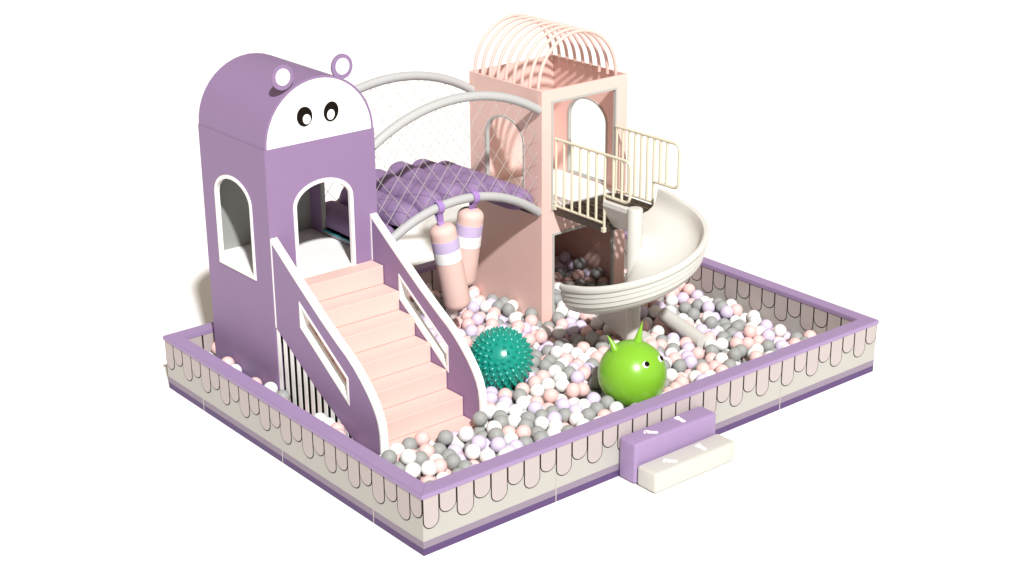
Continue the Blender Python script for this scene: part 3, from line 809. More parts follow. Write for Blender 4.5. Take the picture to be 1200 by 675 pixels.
# colour letter then x, y, z in millimetres; the first 300 show largest
DATA = """w516,593,448 w1080,679,397 w1197,927,449 w453,819,496 g1519,1124,434 g1031,1027,427 w383,659,448 g810,622,408 l1373,666,381
p832,1124,438 p2731,1148,366 p2500,1222,350 l1223,768,408 w2463,1393,352 g361,991,452 p1729,726,370 w1151,549,378 g685,1124,423
w2749,1336,352 l2963,1344,367 p655,627,411 g4767,847,284 g4085,997,293 w2017,800,344 g1450,796,406 w2166,1256,356 w1823,982,364
g3746,1993,372 w3678,2457,316 p5247,1080,343 p715,898,437 w2332,649,353 p3433,2476,329 g5250,1662,268 g2502,665,335 w5735,1074,224
l4235,987,298 l3821,2386,335 g587,823,431 w2627,1421,362 l5626,1783,260 w4233,2444,279 w2030,1208,322 g2311,797,343 g2792,711,363
p2872,1168,324 w3293,2047,322 l2187,1095,348 g3652,3301,338 l2419,948,365 l2938,3068,340 g5315,2002,247 g3067,1176,340 l2746,859,361
w3793,834,326 l3181,3273,348 g4974,3263,468 p4510,1149,263 w537,1114,419 w4885,1156,268 g4974,3571,507 l5454,995,264 w1902,1261,373
w5426,2466,241 g1678,999,389 w2776,564,355 l1974,1532,363 w1563,717,353 l4974,3841,509 l5538,1987,278 g2946,1829,338 w3542,3574,316
g2232,1388,368 p3672,2921,312 p4132,705,340 w4978,2283,279 g5277,841,240 g4639,1065,289 g5423,2239,222 p4828,3435,425 g916,980,347
g1804,561,346 w1755,1266,381 l3404,3633,323 p2579,1564,347 w1529,922,406 w2079,666,347 l2165,786,357 g1965,940,363 w4524,815,306
w2883,1609,365 p5774,1773,247 w3533,3042,336 p2109,1470,381 g2645,701,342 g5395,1403,254 p3102,1405,354 l5569,2427,249 p5834,2590,243
p4999,1042,283 p3255,2463,341 w1969,565,340 g2982,1491,362 w3414,1867,330 g1851,836,361 p5152,1019,247 g5533,2146,256 w3991,678,301
l5708,1256,232 w2600,846,338 g3944,2776,317 l1037,897,331 p3374,2794,361 p2345,1484,367 p3779,661,309 g1656,606,324 p3828,2573,330
w2835,1469,353 w5728,1436,227 p3017,3228,347 p4243,2637,309 w334,2992,441 g838,478,392 w4085,2877,330 p4175,1161,293 l1511,578,343
p2730,1615,350 p3599,1965,317 p4863,633,295 w4604,1856,267 p3495,1630,342 g4906,896,269 l2457,807,339 l2015,1356,368 w1142,1000,332
l5754,2374,245 g4480,654,298 g2127,928,339 p3217,3055,344 g5687,1918,264 l4518,1297,270 l4974,3703,440 g866,758,387 w4135,2738,315
w3447,2057,305 g3300,2194,285 w3369,1706,331 p3211,3485,313 g1873,690,327 p3904,2250,316 l4854,2372,283 p4523,956,259 g324,2748,441
l5035,1605,249 p1649,848,342 p4327,1525,286 w3317,3186,352 w4206,2210,291 p4373,768,273 g3771,1859,314 g3774,3047,327 l5419,770,220
g3624,3451,330 p3251,1850,315 p5311,1011,229 w5328,1788,270 w3556,2558,319 g1764,1118,373 p5834,725,238 p4327,621,290 g2823,1884,400
g3684,2112,309 w3092,3639,338 l3503,2826,293 w4739,1174,288 p4521,2006,297 p3444,3301,344 g4370,1382,276 g2276,940,330 w324,1931,441
g5080,1315,239 l3964,2423,323 p4604,1419,269 p334,3835,435 g4254,3170,349 p324,1783,444 l4315,1112,291 p2596,538,338 l4839,3824,418
p4083,1424,383 w4475,1487,277 p4926,2043,173 p2375,1301,274 g3355,1555,324 w3679,3979,298 g5730,827,213 w4254,1290,281 w5834,1557,221
g3544,2279,254 w5482,1140,253 w4840,2276,172 g3073,1910,326 g5228,1325,240 w5085,825,253 w3541,1770,326 w718,759,385 g1510,1112,287
w324,2080,438 w2293,506,345 l5188,1180,250 g386,868,373 p3617,585,315 p443,502,357 w3127,1770,321 l4974,3437,395 l2071,1643,350
w1267,424,394 w608,507,337 w3774,3384,323 p4926,1379,254 w2685,1080,243 l4604,1617,256 l3110,1567,344 g3003,1692,342 w5688,1697,152
l5119,2364,271 p5520,664,253 g1439,983,305 w5834,1912,250 g3212,1304,355 g3774,3532,319 g5549,1747,139 g3173,2250,235 p4640,3615,383
g3768,2268,263 l2616,1709,347 p4974,3150,372 p2679,2851,348 p3686,1738,309 w5834,1684,145 w3891,1946,315 w4953,748,269 g5468,1624,141
l3950,537,321 l3230,1477,335 g3852,2831,213 l3971,2600,304 p3234,1645,321 g3774,3747,289 p2987,3374,313 p4903,3316,351 g4766,3704,371
g4444,1631,271 p4959,2187,167 g4757,3323,356 p3158,3168,245 l5107,1477,213 w4094,565,313 g2103,502,336 w4612,3345,368 g5768,2053,242
w5690,2192,240 w334,3690,400 w2615,1209,257 p3476,541,317 g2742,1783,328 w4466,3364,376 p3643,3815,289 l985,763,300 w3513,3733,311
p479,4286,424 w5157,2222,249 g4828,3570,362 l5552,1893,165 w5515,881,193 l1380,512,356 p2424,1169,235 g4865,3050,375 p4693,3472,355
g5027,1178,231 w5321,1880,154 p3774,4092,286 g3911,1067,319 p3595,2485,196 p5523,2584,254 w4974,3827,362 l5834,1075,114 p4197,2360,162
w2372,2859,351 l1369,853,297 w4028,1153,284 g707,407,386 w5091,1955,254 p4169,935,177 l3530,3289,224 l3477,2403,208 p3038,4344,351
p3382,4344,250 w4191,2981,330 w5496,1287,247 w3076,2922,338 p5834,2738,244 p4206,2064,316 g3584,735,327 p334,3293,388 p5572,2283,216
p4473,1774,247 l2443,2982,393 l3350,2333,226 l3672,3640,292 w2920,4098,305 w3258,2703,340 g4381,968,219 w2629,3478,339 p246,1639,459
w3336,2480,218 g4186,1424,276 p5192,2490,242 p1028,604,280 g3774,2954,211 w2733,3020,355 p3776,2443,206 g2822,2860,310 p3293,3362,311
p2841,3264,346 g4811,3186,351 g3233,4044,269 l2521,3250,354 g1224,881,312 p4206,2115,177 l3214,2867,337 g5517,1478,216 w4974,3966,411
w5321,1626,143 l1218,1124,316 w5031,1817,264 g3417,3195,244 g480,741,373 g4344,3289,340 p2762,1232,248 p485,985,372 w3630,2812,220
g1063,1124,320 w3904,1795,310 p4926,1713,288 g4684,3063,384 l3661,2355,210 p3541,2694,233 g2979,1168,222 p730,648,287 p4518,3510,373
w2896,3910,295 g5166,655,231 g4946,2375,167 p5648,2662,242 g5666,652,229 p2242,721,238 w2516,1317,237 g3249,4190,287 l4084,1319,281
g5322,2592,259 p4976,837,152 w5295,580,265 g3855,2110,321 g3185,3844,295 l2736,3600,343 w4386,1235,242 g4664,3207,354 g4821,1033,179
w913,1124,315 g4860,748,154 g3774,3141,212 g5369,2356,149 w3652,3372,208 w3039,1337,240 g4254,2557,185 p3751,2726,218 w3151,1240,236
g4190,816,263 w2390,1442,233 p1880,1428,310 w4998,554,281 w3774,3290,208 g2246,1462,241 p3914,822,241 g3044,994,234 p3197,2106,225
l3263,3767,195 p4965,2486,269 g373,378,384 p3384,3853,181 w4021,911,191 w4716,782,161 p513,618,303 g4142,3117,259 w4926,1792,162
g3429,3021,232 w2460,462,333 l3403,2739,227 w1176,636,260 p1131,770,292 g3217,2388,220 p5431,1977,158 p5765,935,92 g5268,2248,155
g2966,488,315 l2942,3574,342 w4604,1976,178 p5834,3674,119 w5363,3237,263 g1296,1003,351 p3164,3587,220 l3661,2611,230 l2839,3764,300
l2799,1400,228 g5688,1989,135 w3186,1382,231 g3382,4125,268 g3281,3245,222 p633,998,364 w2938,1444,229 g5401,1755,146 w1288,732,279
p2734,2715,319 g3145,1097,242 p1210,998,202 g2305,1598,252 w5834,2227,164 l823,311,422 p2898,1291,246 l3537,3118,209 w5130,1844,158
g434,4344,296 g5557,2051,146 g5688,1841,138 g2908,1043,254 p3990,2875,216 p4118,2501,205 p5008,1924,135 g5707,3599,127 g2659,1353,235
g764,1094,302 p5430,2575,140 w2142,1177,233 g4817,889,150 g1758,1199,250 w3562,3657,194 g5178,785,144 p5743,1561,104 p5566,2515,131
g1356,607,246 p3447,2576,221 w3655,2202,196 w606,729,294 w2498,1704,258 g3663,3046,206 g5310,2489,153 l4301,2811,268 w2449,1571,255
w4381,2687,286 p4699,955,209 g3000,1268,117 p5108,2612,256 p3510,3949,177 g3330,3823,315 w246,4088,430 p5222,2601,150 g1445,719,263
w3343,458,328 p5644,1030,115 g4642,1183,149 w5069,2456,168 w4933,1119,134 w5173,1625,147 p4926,1993,35 g4955,978,156 p5834,1232,110
g2916,1984,343 g4332,2444,167 w4206,1916,305 g5393,1497,139 g4565,1057,161 w3516,4344,183 p1755,1344,255 g5834,2514,116 l3112,3029,243
w2099,757,229 g3224,1963,222 l3904,2167,193 l1692,418,350 g4974,3580,359 w4604,1511,153 w2816,1570,239 w2283,1181,273 l5419,2121,133
w4364,2532,281 g2530,2674,350 w391,1105,363 p4926,1440,22 w4248,2931,199 w2454,3119,338 w3009,3137,230 w4916,2267,37 l4882,2504,148
l5554,2660,126 w5039,2094,253 l2933,3263,230 w2126,1545,254 g5065,2289,155 g3778,2091,196 w3683,452,324 w1764,650,234 g2980,2970,237
l4926,1921,257 w3650,3212,219 g2376,877,237 p5513,2378,121 g3897,2692,205 w2401,706,236 l2545,1462,245 w1755,1413,386 l3797,2586,186
g4795,1174,152 g788,919,311 p246,2619,426 g2968,1917,221 g1945,1316,243 p2234,1315,240 w4251,1192,170 g4325,2328,282 g4289,2237,172
w5462,2716,227 p4926,2130,36 g5003,2369,34 g5248,1753,151 l5633,862,107 w2837,2995,252 w5051,2059,34 p4275,2701,173 p3102,3719,214
l3914,2500,206 p5468,1370,129 w4278,3067,246 w4376,3088,368 w5834,1832,126 l3013,2244,329 l4383,2126,144 p3784,767,194 p2932,897,242
p2627,1630,223 w4926,1644,156 p4211,2766,59 g2460,1855,233 l5045,1562,108 p5244,1496,143 g5093,927,147 p4390,2911,184 p4009,2606,161
w4105,1219,175 w2872,1218,121 w4069,774,190 w2648,2584,349 p2015,1447,250 p4926,1579,25 p4926,1261,164 g4268,1045,166 w4517,493,292
l1904,1177,251 w3352,1367,339 g5619,3350,252 l4403,2767,164 g2969,3719,355 g5606,1577,154 p2366,1742,213 p476,739,225 g1765,798,246
w888,651,285 p4300,2001,179 g3197,3388,201 g5739,2126,117 w4368,3183,242 g3843,1589,199 g5297,3079,142 l1871,3218,344 p5050,714,162
g334,3490,331 p2902,4344,291 g1876,2966,113 p1745,3690,252 l2763,1306,121 w5834,434,-19 p4703,686,39 w3620,818,210 p5834,2806,112
g3699,1354,203 w3096,1577,106 g2849,3038,112 w3789,4344,32 w246,3608,316 p2328,378,105 w246,1722,336 p4832,3423,278 p1703,861,128
p5173,1545,23 g4389,4287,5 w793,775,260 g3250,2469,98 p2265,2693,100 w2496,1231,121 g1977,2097,233 l2377,3429,232 p5709,2363,2
g3623,1882,197 w4106,246,185 l2725,2593,223 g2471,2077,104 w5704,2216,6 w3987,1185,57 l1952,3552,247 w4974,3096,89 l5342,4136,106
p3511,246,301 g5539,3806,123 w3329,2712,104 p1057,246,154 w5186,3091,243 g3520,1193,330 l2333,713,108 p2599,1799,231 l5109,246,147
w2879,801,116 g3304,3099,233 l2027,2510,239 w4379,3274,126 g2360,1249,121 g992,1124,191 g5653,367,237 p3904,1805,55 l2556,2090,223
l3220,1089,111 g3522,651,222 l2202,862,229 g3134,1316,112 w5320,1367,132 l5428,805,6 p246,2901,211 p4421,736,47 g4776,2496,261
g990,4286,117 p324,2418,221 p3737,906,208 p3164,3274,111 w4277,758,52 p2223,3996,84 w2172,1504,122 w3492,2513,94 g2208,4106,204
g1755,2475,380 g5659,3303,117 g2654,2468,257 l5711,581,107 g3082,2654,105 p3167,2674,227 w4406,1455,30 w3510,1337,89 l2688,1498,251
p5097,351,36 w2512,928,252 p2630,4038,67 g3098,3148,113 g4007,575,190 g5708,2952,-8 w2074,3706,234 l2522,3435,245 g505,373,317
g1405,4344,104 g5465,2662,8 p4953,2634,275 p3622,1242,83 l2036,4218,77 g5702,1167,113 g2859,2582,169 l3722,2663,88 p3776,330,338
w2591,2024,351 p4598,968,33 l4906,2772,249 w4335,3029,116 w5315,3657,246 g4692,4285,-7 w5059,4286,94 g3250,3155,110 g5388,1421,15
g246,663,224 p324,2525,343 p3424,460,205 w3477,324,181 g246,246,227 w2040,2317,344 g5530,1425,10 w3240,519,222 l4750,3711,130
g3894,1300,61 g3632,4154,284 p3479,1752,82 g2123,2103,235 p2019,507,213 l3656,246,331 w4614,3360,119 p1996,3178,116 g4675,2365,41
g4536,3083,386 g1282,871,179 l3566,1294,218 w3914,4286,86 p3643,3594,72 w3873,1731,180 p4888,910,27 g4746,3937,396 g2036,385,107
p4234,3385,356 p3886,246,64 l3421,1210,221 p2378,1844,113 w2817,246,346 g3965,1407,277 w2387,3035,108 g4913,2880,149 p2344,4059,194
g2405,2459,228 l3163,1457,107 g1440,286,260 g2138,2504,337 g4507,4075,159 w3465,2654,99 g1884,1492,126 g4604,1940,36 p877,246,301
w946,610,156 w743,502,277 g5349,3489,255 l1636,246,123 p1924,1968,350 w4926,1301,21 g3772,1727,63 w2630,1881,350 g5186,3416,264
p2267,2349,216 p4247,3728,151 l4604,2121,184 l4035,295,306 p2361,457,223 w1755,1489,258 w3221,2613,103 p5297,4203,-18 p4652,822,36
g5560,526,2 g4517,3614,133 w2457,2090,348 w4048,4286,22 g4530,3872,145 p4518,246,281 w4335,2826,50 p2752,2353,333 p2648,3959,204
l347,739,309 p3316,1446,219 g2458,4272,286 l3380,3223,105 w4798,378,45 w5400,1012,7 p2443,4170,183 p5834,1911,2 p4974,3634,123
l5345,246,25 w922,1001,201 g1208,374,268 g3496,4199,45 w2655,933,231 w4441,1101,35 w5335,2815,265 w1535,4286,102 w4484,2162,43
l2055,1752,250 g1962,2236,241 p4193,246,305 w2847,1832,228 g5834,867,-21 l5186,3727,247 l1509,734,133 g1418,374,130 g3010,2411,99
p5046,1799,30 p3996,4075,313 w1745,3759,121 g1915,1029,120 l3157,4137,183 g3774,3607,191 w3204,1552,210 g2580,3523,107 p5834,3454,-5
g5633,459,122 w1491,985,165 w5698,728,108 g2950,2480,225 g5423,4136,-17 w567,4286,292 g2075,292,359 w3563,3024,99 w509,862,296
l2749,246,215 p4530,1527,27 l4966,246,182 w4409,2942,43 g4125,1075,174 p1884,2096,121 w1262,4344,109 p4401,1531,158 w5476,3142,253
w3398,246,85 g2154,1365,121 p5520,3255,125 g1005,476,152 l3083,3640,91 l5699,3384,1 g3450,3564,201 w4877,2780,26 g1797,3550,248
p5604,2186,110 g2704,1434,120 p4926,1859,32 l2225,3371,117 g3996,3448,161 l3360,3567,89 p4367,3721,266 w273,1073,214 g5682,3022,118
g2876,2457,99 g4140,3205,139 w3175,3031,112 w4373,1231,34 g3427,4228,171 g3375,4004,182 g3666,2291,80 l3356,2565,99 g3552,1050,313
g1561,624,212 l5186,3702,1 g4358,3582,271 p3334,3478,230 g2856,1636,112 g3635,954,87 w4887,2668,147 l3969,2734,75 w3931,2377,70
p3403,3429,98 l2461,1511,120 g4374,1335,136 g2330,2939,234 p2796,948,254 w4581,4007,422 p3110,2752,341 p2169,3505,115 l2357,1991,109
g4604,1258,26 p2722,2102,101 p4105,3317,382 g2391,3598,106 g5069,572,152 p3400,1430,94 l3273,328,346 p3996,3843,518 p4045,508,64
p2594,3034,202 g1894,4344,201 g1963,4344,71 w2633,1264,122 g5834,1008,-18 p2231,2817,336 l2784,2425,207 l2335,2786,229 w5548,4202,-25
g5186,3488,135 p2319,1508,121 l1745,3327,384 g5271,2103,147 g2957,4203,50 g694,246,454 w2676,3295,114 w4830,3205,100 l4898,3953,142
w3016,3600,216 g4583,2915,34 l2410,2163,228 w3269,1370,104 p2005,2180,113 w4493,1419,144 p2773,2678,103 p4086,1291,48 g1637,985,144
l2998,1997,98 w3306,3625,213 p3775,1445,66 g5711,2510,-2 p1793,526,110 p1953,4214,337 g1709,720,117 g4519,3253,116 p4276,1127,41
g1996,1958,220 p4586,1114,30 l5530,3912,226 g3782,2020,66 g4468,3212,364 p4421,3045,234 g2145,2158,109 w2748,2519,99 g3011,1771,218
p2607,2017,104 g3881,2339,201 l1065,999,207 g1098,4286,340 g1106,480,256 p1745,3148,380 w5614,2878,236 g1340,4286,222 w1124,372,147
g324,1541,206 l1745,3036,119 p4740,3807,260 g1202,246,146 l2626,1873,108 l2703,3032,111 g4862,2408,36 p5489,246,15 p3904,1647,320
g4513,1624,138 p5201,1973,157 g2134,3888,96 w5371,246,286 w5834,4200,-38 g3774,1011,306 p3996,3839,315 g4106,374,60 p3451,3784,68
w5553,2806,122 g2090,1885,301 l3128,1855,201 g246,937,218 g4299,854,173 w4083,2825,67 p4944,379,41 p4513,848,40 g2192,947,113
g2025,2655,240 g2753,3249,228 l5429,646,137 p1746,2986,258 g5186,3855,173 g4192,4318,14 l4974,3096,235 p2618,2690,231 w246,4130,288
g4653,651,172 p4750,3245,230 w1455,501,230 p1830,802,115 w5429,3022,127 p919,753,169 l3326,1629,199 l698,1124,172 g3559,2047,78
g2003,2748,106 p2722,1594,116 g1872,1351,124 w3820,484,277 g2347,366,338 g4143,2646,200 w2257,337,224 w5759,3303,226 g4298,2360,53
p1781,982,128 p2702,511,238 p1892,2367,346 g2026,1117,118 p1440,609,128 g1745,3615,126 p2918,3164,114 g4416,386,288 w5490,2185,20
g3403,736,210 w3130,980,114 p653,866,306 l5224,2528,23 g4692,2276,158 w3489,1193,94 g5016,2873,255 g246,2721,319 p3276,4344,42
w2297,4220,177 p4374,3647,141 p1745,3329,128 w5834,4344,-50 l2070,246,109 w2445,2365,98 l5578,3173,0 g3331,2858,107 g2087,678,106
g3491,4096,173 w4496,2308,45 p4861,2925,22 w3231,1829,94 g2945,2284,97 w3544,246,79 p4400,523,206 w2479,3574,221 l1745,3254,255
l4148,3652,409 p4886,3727,129 w5421,1232,131 w5362,3017,259 g599,4344,110 g2107,2249,221 g2939,2830,224 g5462,2807,5 g2995,3048,113
l4372,868,45 g2640,2901,107 g2163,3823,222 p5712,2658,-6 p4414,3651,388 g4699,1053,100 w2118,519,105 g246,526,227 w2743,1960,104
w1930,246,371 w2848,4126,172 g2125,3425,365 g3485,1833,205 g1830,4333,334 g2124,2966,107 p4486,2322,285 w2450,452,106 g2538,2236,221
p5279,434,239 p5466,2913,233 w1981,3652,115 g4408,3944,362 l1564,864,143 l2732,4325,304 g3574,604,88 w5453,3099,2 p4261,3917,160
g2851,2713,229 g5591,385,3 w4096,2682,67 w5415,542,13 l2158,2597,224 l3649,2027,192 w3564,3873,57 g2837,2190,98 l3451,2292,88
g3972,2505,71 g5834,803,111 w2566,246,234 w4604,1326,154 l5210,4201,108 p5834,1370,-7 w1755,1788,250 p2718,4318,45 p5573,3541,129
w2363,3956,81 g4420,2424,49 g2885,3921,72 l2807,4344,178 g2343,3734,98 w2712,1887,227 l4481,2941,340 g3996,3510,294 g1876,3452,327
p1925,362,202 g4502,3661,270 l2290,3035,339 l2074,837,110 p3675,1133,315 l4122,3944,168 w1826,2865,241 g2383,4222,59 w3369,593,229
g2264,2964,106 g3687,2955,92 g1142,246,279 g5584,2880,-2 w1356,729,145 p5758,381,132 p1887,2153,337 l3690,1099,81 p5834,2151,-2
g5611,1193,0 w4106,2961,211 g2254,1043,227 w1982,1809,366 p3316,3009,109 l730,246,308 g2125,3111,112 w558,633,165 g5472,1794,22
p2564,367,106 w246,4344,280 g5710,3999,192 p5185,3979,-6 w3838,601,188 w746,388,164 g1883,1950,125 l5279,3947,111 p2133,604,225
w2091,381,242 p4660,3931,276 l3622,735,88 l3423,1615,88 w5592,3755,-4 g4704,4075,222 g3193,4074,56 g324,1319,207 l5223,1089,138
p913,246,160 g4102,4075,216 l4661,2842,154 l2892,1363,118 g4974,3237,252 g1929,3695,248 w3078,4239,118 g246,303,380 p2739,3687,222
g4130,500,187 w5254,1021,13 p1927,3928,317 g1755,2460,119 p5557,4326,216 g3168,3931,66 p3085,4231,269 p2599,2832,226 p5695,2587,122
p5656,948,-8 g2514,2963,107 g4865,2979,246 g4276,1660,36 p3479,713,96 w1476,4344,233 p4779,361,279 p324,1450,326 g1222,283,399
w5716,3827,-11 w2641,246,106 p3904,2020,188 w324,1859,312 p3077,3468,234 p1968,2081,438 w2880,3774,84 l1871,3107,117 p4265,711,189
g2045,2170,342 p5317,1545,20 g4706,246,48 w3293,3333,106 p2218,4344,175 g3959,373,65 g5763,1786,7 w5186,4057,120 p5695,2440,127
p1293,253,274 p5034,493,35 g5108,2780,18 l3350,3971,324 g1755,2893,116 g4762,2587,146 g1755,2697,251 p3535,2120,203 g2588,2162,100
w2578,3769,90 g1866,3328,247 p2942,3642,94 g5344,2444,21 w4255,1752,175 p1985,666,233 g2510,1786,113 g2995,1674,107 l5186,3557,5
p3996,3871,172 g5834,4001,111 p1871,933,234 g5608,4068,-19 l2830,4215,290 w3526,4027,51 w1999,246,240 p4831,4075,149 g4678,2379,262
p2600,3083,341 w2458,570,231 w3105,1171,115 p767,246,165 g3381,386,91 g4402,3799,394 g4276,1523,35 w2660,4344,175 w2591,996,119
g3811,1180,70 w4324,405,175 g5114,997,18 l2843,246,103 p2815,3852,184 w1755,1707,132 l5376,378,143 l1988,2791,358 g2632,3158,112
p5393,1671,22 p5504,659,4 g3648,3907,173 w3004,1067,118 g368,983,282 w3358,1140,103 l2181,2362,335 p1991,1717,124 p3662,4271,38
p5416,4284,-26 g3424,2211,207 p246,4029,172 g2267,3526,362 p5691,4190,-30 w1888,3006,255 w4580,335,50 w1842,660,110 p5335,4286,98
g2738,4224,175 l1868,1790,128 l3334,1726,90 l4400,367,53 g3549,1066,92 g5834,2438,-10 w2800,3651,95 p4529,1857,140 p5068,1304,19
g3444,2129,85 g589,246,350 w4320,3856,285 g1755,2549,251 g2087,3159,241 p3520,1508,84 w3774,4059,40 p246,1208,208 g1343,500,132
l2083,3809,346 g4430,4075,297 p1937,3788,362 p825,4286,243 p2853,3141,243 p3812,4344,179 p2738,1161,122 p2301,4344,54 g3561,512,199
w3484,836,283 p5632,246,4 w2125,2672,102 w2441,2003,229 p3706,539,206 p5203,2193,31 g4182,3865,275 l2850,525,233 w4785,2857,275
w2998,920,117 l1755,1561,387 g4858,246,45 p1878,2678,110 p3649,3139,93 l740,4286,365 p4601,246,159 w550,1124,162 g5682,2734,117
g5225,724,19 w1945,1235,121 w5186,3340,137 p3037,3837,297 p1583,246,261 l2547,3953,312 w5414,4006,120 g4741,932,30 p2988,246,100
w5834,3746,-13 w5384,920,138 g2449,3466,112 p3376,920,221 g1961,743,109 g5474,3838,-5 w4197,3049,126 g5238,932,130 p5186,2990,134
w5478,3999,-11 g2436,1367,122 p5689,1661,10 p4482,1724,31 p4193,1336,156 w5479,3594,230 g4206,2012,47 p5125,2130,139 g4838,4309,-13
g2244,1625,121 p4276,1605,172 w5834,254,133 p3219,1646,98 w5632,1334,3 w5834,246,-14 l5429,3356,205 g2262,2494,229 w1970,2894,252
l5326,1797,26 g324,2189,219 g5185,4123,-12 p3645,1800,71 p4337,490,54 w2936,2610,292 w3069,2931,111 l4464,599,49 w3741,1797,185
w5312,3411,134 p890,388,159 p382,852,223 w5574,3464,3 p4228,1258,40 w2245,1900,114 p4225,3948,389 p5711,3673,-5 w4644,3902,504
w2854,3456,358 g3116,1746,100 g3689,3723,172 p5729,345,-7 g2383,578,106 w2916,2416,354 p2266,3104,110 l3050,2326,212 w2741,342,105
w1943,3137,244 p4974,4075,147 p2136,4113,79 g5316,2931,147 l2125,2706,338 w3263,301,93 w2773,3159,113 w3816,1414,279 p5703,2293,132
l3998,1403,51 g4669,3852,140 w3712,624,81 g5116,2694,133 p2053,979,114 l4230,4075,171 g1745,4038,107 w3996,3730,167 w4751,3965,145
g2116,3256,116 p3781,973,77 w3904,1665,55 p3456,2796,102 g3698,2807,91 l2731,3779,86 p4264,379,308 p2855,940,119 w4488,341,167
g2228,3183,250 p3286,4268,167 g3800,1080,178 g5450,4218,165 g5186,3264,8 p4544,2753,165 p4131,1154,49 w2359,3838,205 w2052,3774,107
w3039,2793,108 p3245,2964,230 g4119,417,308 w2224,4255,300 l3656,3445,82 g3388,2422,94 w324,2646,219 g3204,4217,48 p2344,3218,335
g3853,837,74 p2247,4038,329 p3655,3983,48 l855,879,187 w5186,3411,9 l2271,3858,92 p3001,3512,103 g1998,2603,105 l1755,2154,272
w4319,4075,395 g2265,500,105 p4568,2355,165 p1009,355,236 p3548,946,209 w2574,2307,98 w1845,2040,248 w4786,472,158 p4389,1698,152
p5688,246,141 p3649,246,183 g5153,1136,16 g5834,3380,124 p4367,4075,164 p2326,3568,233 g3774,3529,68 g5462,3692,0 g1866,3250,122
p324,2275,340 g2741,410,338 g4741,2493,38 p2861,3518,105 p1196,494,141 l2519,3249,113 l4370,3502,136 g2819,2331,98 w5555,2951,121
l3749,1306,72 g4959,477,160 l4335,2949,316 w4406,1601,31 w1972,597,106 l3947,938,66 l3165,4344,188 g2112,1927,117 g2125,4147,318
l3024,3956,67 p2334,2136,105 g2585,4344,303 p3989,1308,168 l3895,1069,67 w5701,490,-8 p2270,3826,323 w5498,1010,123 p4465,972,97
p3102,1657,227 w2691,2031,241 g2232,3452,239 w3098,489,247 p1977,418,329 g1982,3412,228 w5823,723,-21 w2117,2398,208 g5461,1546,17
g1062,738,164 w5733,1339,112 p4974,4075,310 g3831,697,76 w2676,3817,214 l2269,2827,102 w2600,1528,119 g5326,3028,6 p5834,3907,-20
l4225,2622,59 w3308,2628,223 p5589,2586,4 g2203,475,232 p3809,2887,85 p2858,4344,42 l4247,3584,146 p4685,246,280 w2988,372,230
l3131,246,96 g2860,1080,121 g5834,1518,-2 p4729,2987,25 g3015,3264,113 p5621,2075,15 g5004,246,42 g4236,3661,278 w2531,3839,209
w2761,1815,108 g1829,425,293 w2560,3616,337 g4576,3121,106 w689,4344,240 g1881,2476,247 w2942,4007,192 l3830,1293,194 g4289,1899,40
p2015,3516,119 p1866,4084,335 p4575,2484,282 g5759,2034,6 w4093,2395,63 l1896,1715,251 p4685,529,249 g5403,1920,26 w3572,2875,98
l2112,3632,111 p2337,4158,305 g3774,3067,85 p2189,3704,351 w4974,3836,134 g3741,246,70 g731,4286,115 l629,461,166 g2514,2485,325
l3904,1874,185 p4143,1424,42 g1260,620,140 g2884,668,254 l2593,631,223 g2013,4149,218 l2377,2605,98 g4870,2549,363 l246,3000,323
g3251,887,109 g2688,4095,186 g1755,2317,372 w5011,2591,147 w2093,3501,242 w5336,2049,28 p2011,1372,122 g3909,471,160 g4994,2767,130
w4791,618,167 p5053,1718,155 w2966,3868,172 g2869,3615,219 g1706,1109,135 g2917,4063,60 g4578,4075,292 g4872,3313,192 p1192,4286,225
w2341,2460,98 w2829,1493,117 g5693,4109,94 w4218,2473,58 w1755,2023,129 w2442,808,112 g246,2151,336 l4974,3935,263 g1805,3948,238
p2102,3243,362 w2134,3330,244 w4269,2138,48 p246,3756,303 l1423,856,160 g4990,632,32 g3779,1873,63 w5076,1082,130 g4500,3010,116
w3061,2571,224 p2309,3482,113 g2042,2319,108 g2788,2262,222 w1882,561,220 l2450,4178,400 g2136,3942,305 g3644,348,78 w4314,1815,295
w4351,2025,42 p5099,429,161 p4791,2679,258 g3923,585,70 l4258,3764,382 p2491,1932,108 g334,4138,172 l4435,1889,37 l4604,1649,28
g3799,512,75 p4847,659,36 l1755,2624,379 p3243,1227,108 g4112,3852,405 g4122,3658,156 g4473,2803,289 l5580,2295,13 p3446,1067,197
g2571,1390,122 p3118,835,113 l1745,4221,288 g2336,4344,328 g4649,2489,153 w317,578,344 w2759,729,114 w246,2533,219 w5834,2585,-13
g1873,3407,126 p3265,3468,100 g2256,3239,114 p491,246,242 l5581,3609,0 g2590,4215,179 w2319,2414,340 p4032,246,59 g4612,2233,42
g4483,2551,47 p3996,4011,179 g334,3777,181 p1546,509,121 w4206,1890,160 p2434,3369,354 w2727,870,117 w4974,3408,250 p324,2788,215
p1745,3845,340 w1877,1564,256 g5834,1992,125 w1591,442,245 g2593,3305,236 w5186,3169,117 g4401,1106,172 g3535,846,94 p3087,3297,236
p2954,3732,209 w3137,4344,43 w3020,4344,201 w2474,2507,98 g1755,2313,122 p4604,1734,166 g3201,2893,110 g1514,845,280 g2262,1760,118
l3004,4137,189 p3996,3661,548 l5707,1083,-8 w4971,2669,27 g2669,246,340 g2747,3924,74 l2535,4151,60 p1564,1105,151 g5540,1667,17
w1352,998,186 g1779,246,117 w5443,1151,7 p2561,2943,313 p3523,3212,99 w816,375,289 g2519,2818,103 w5205,2875,226 g5706,3528,-1
p4886,3802,253 l373,483,228 w2781,2913,109 g5588,2733,0 w246,1793,207 p1975,2374,225 p334,3147,203 g5352,1285,13 p4119,3433,277
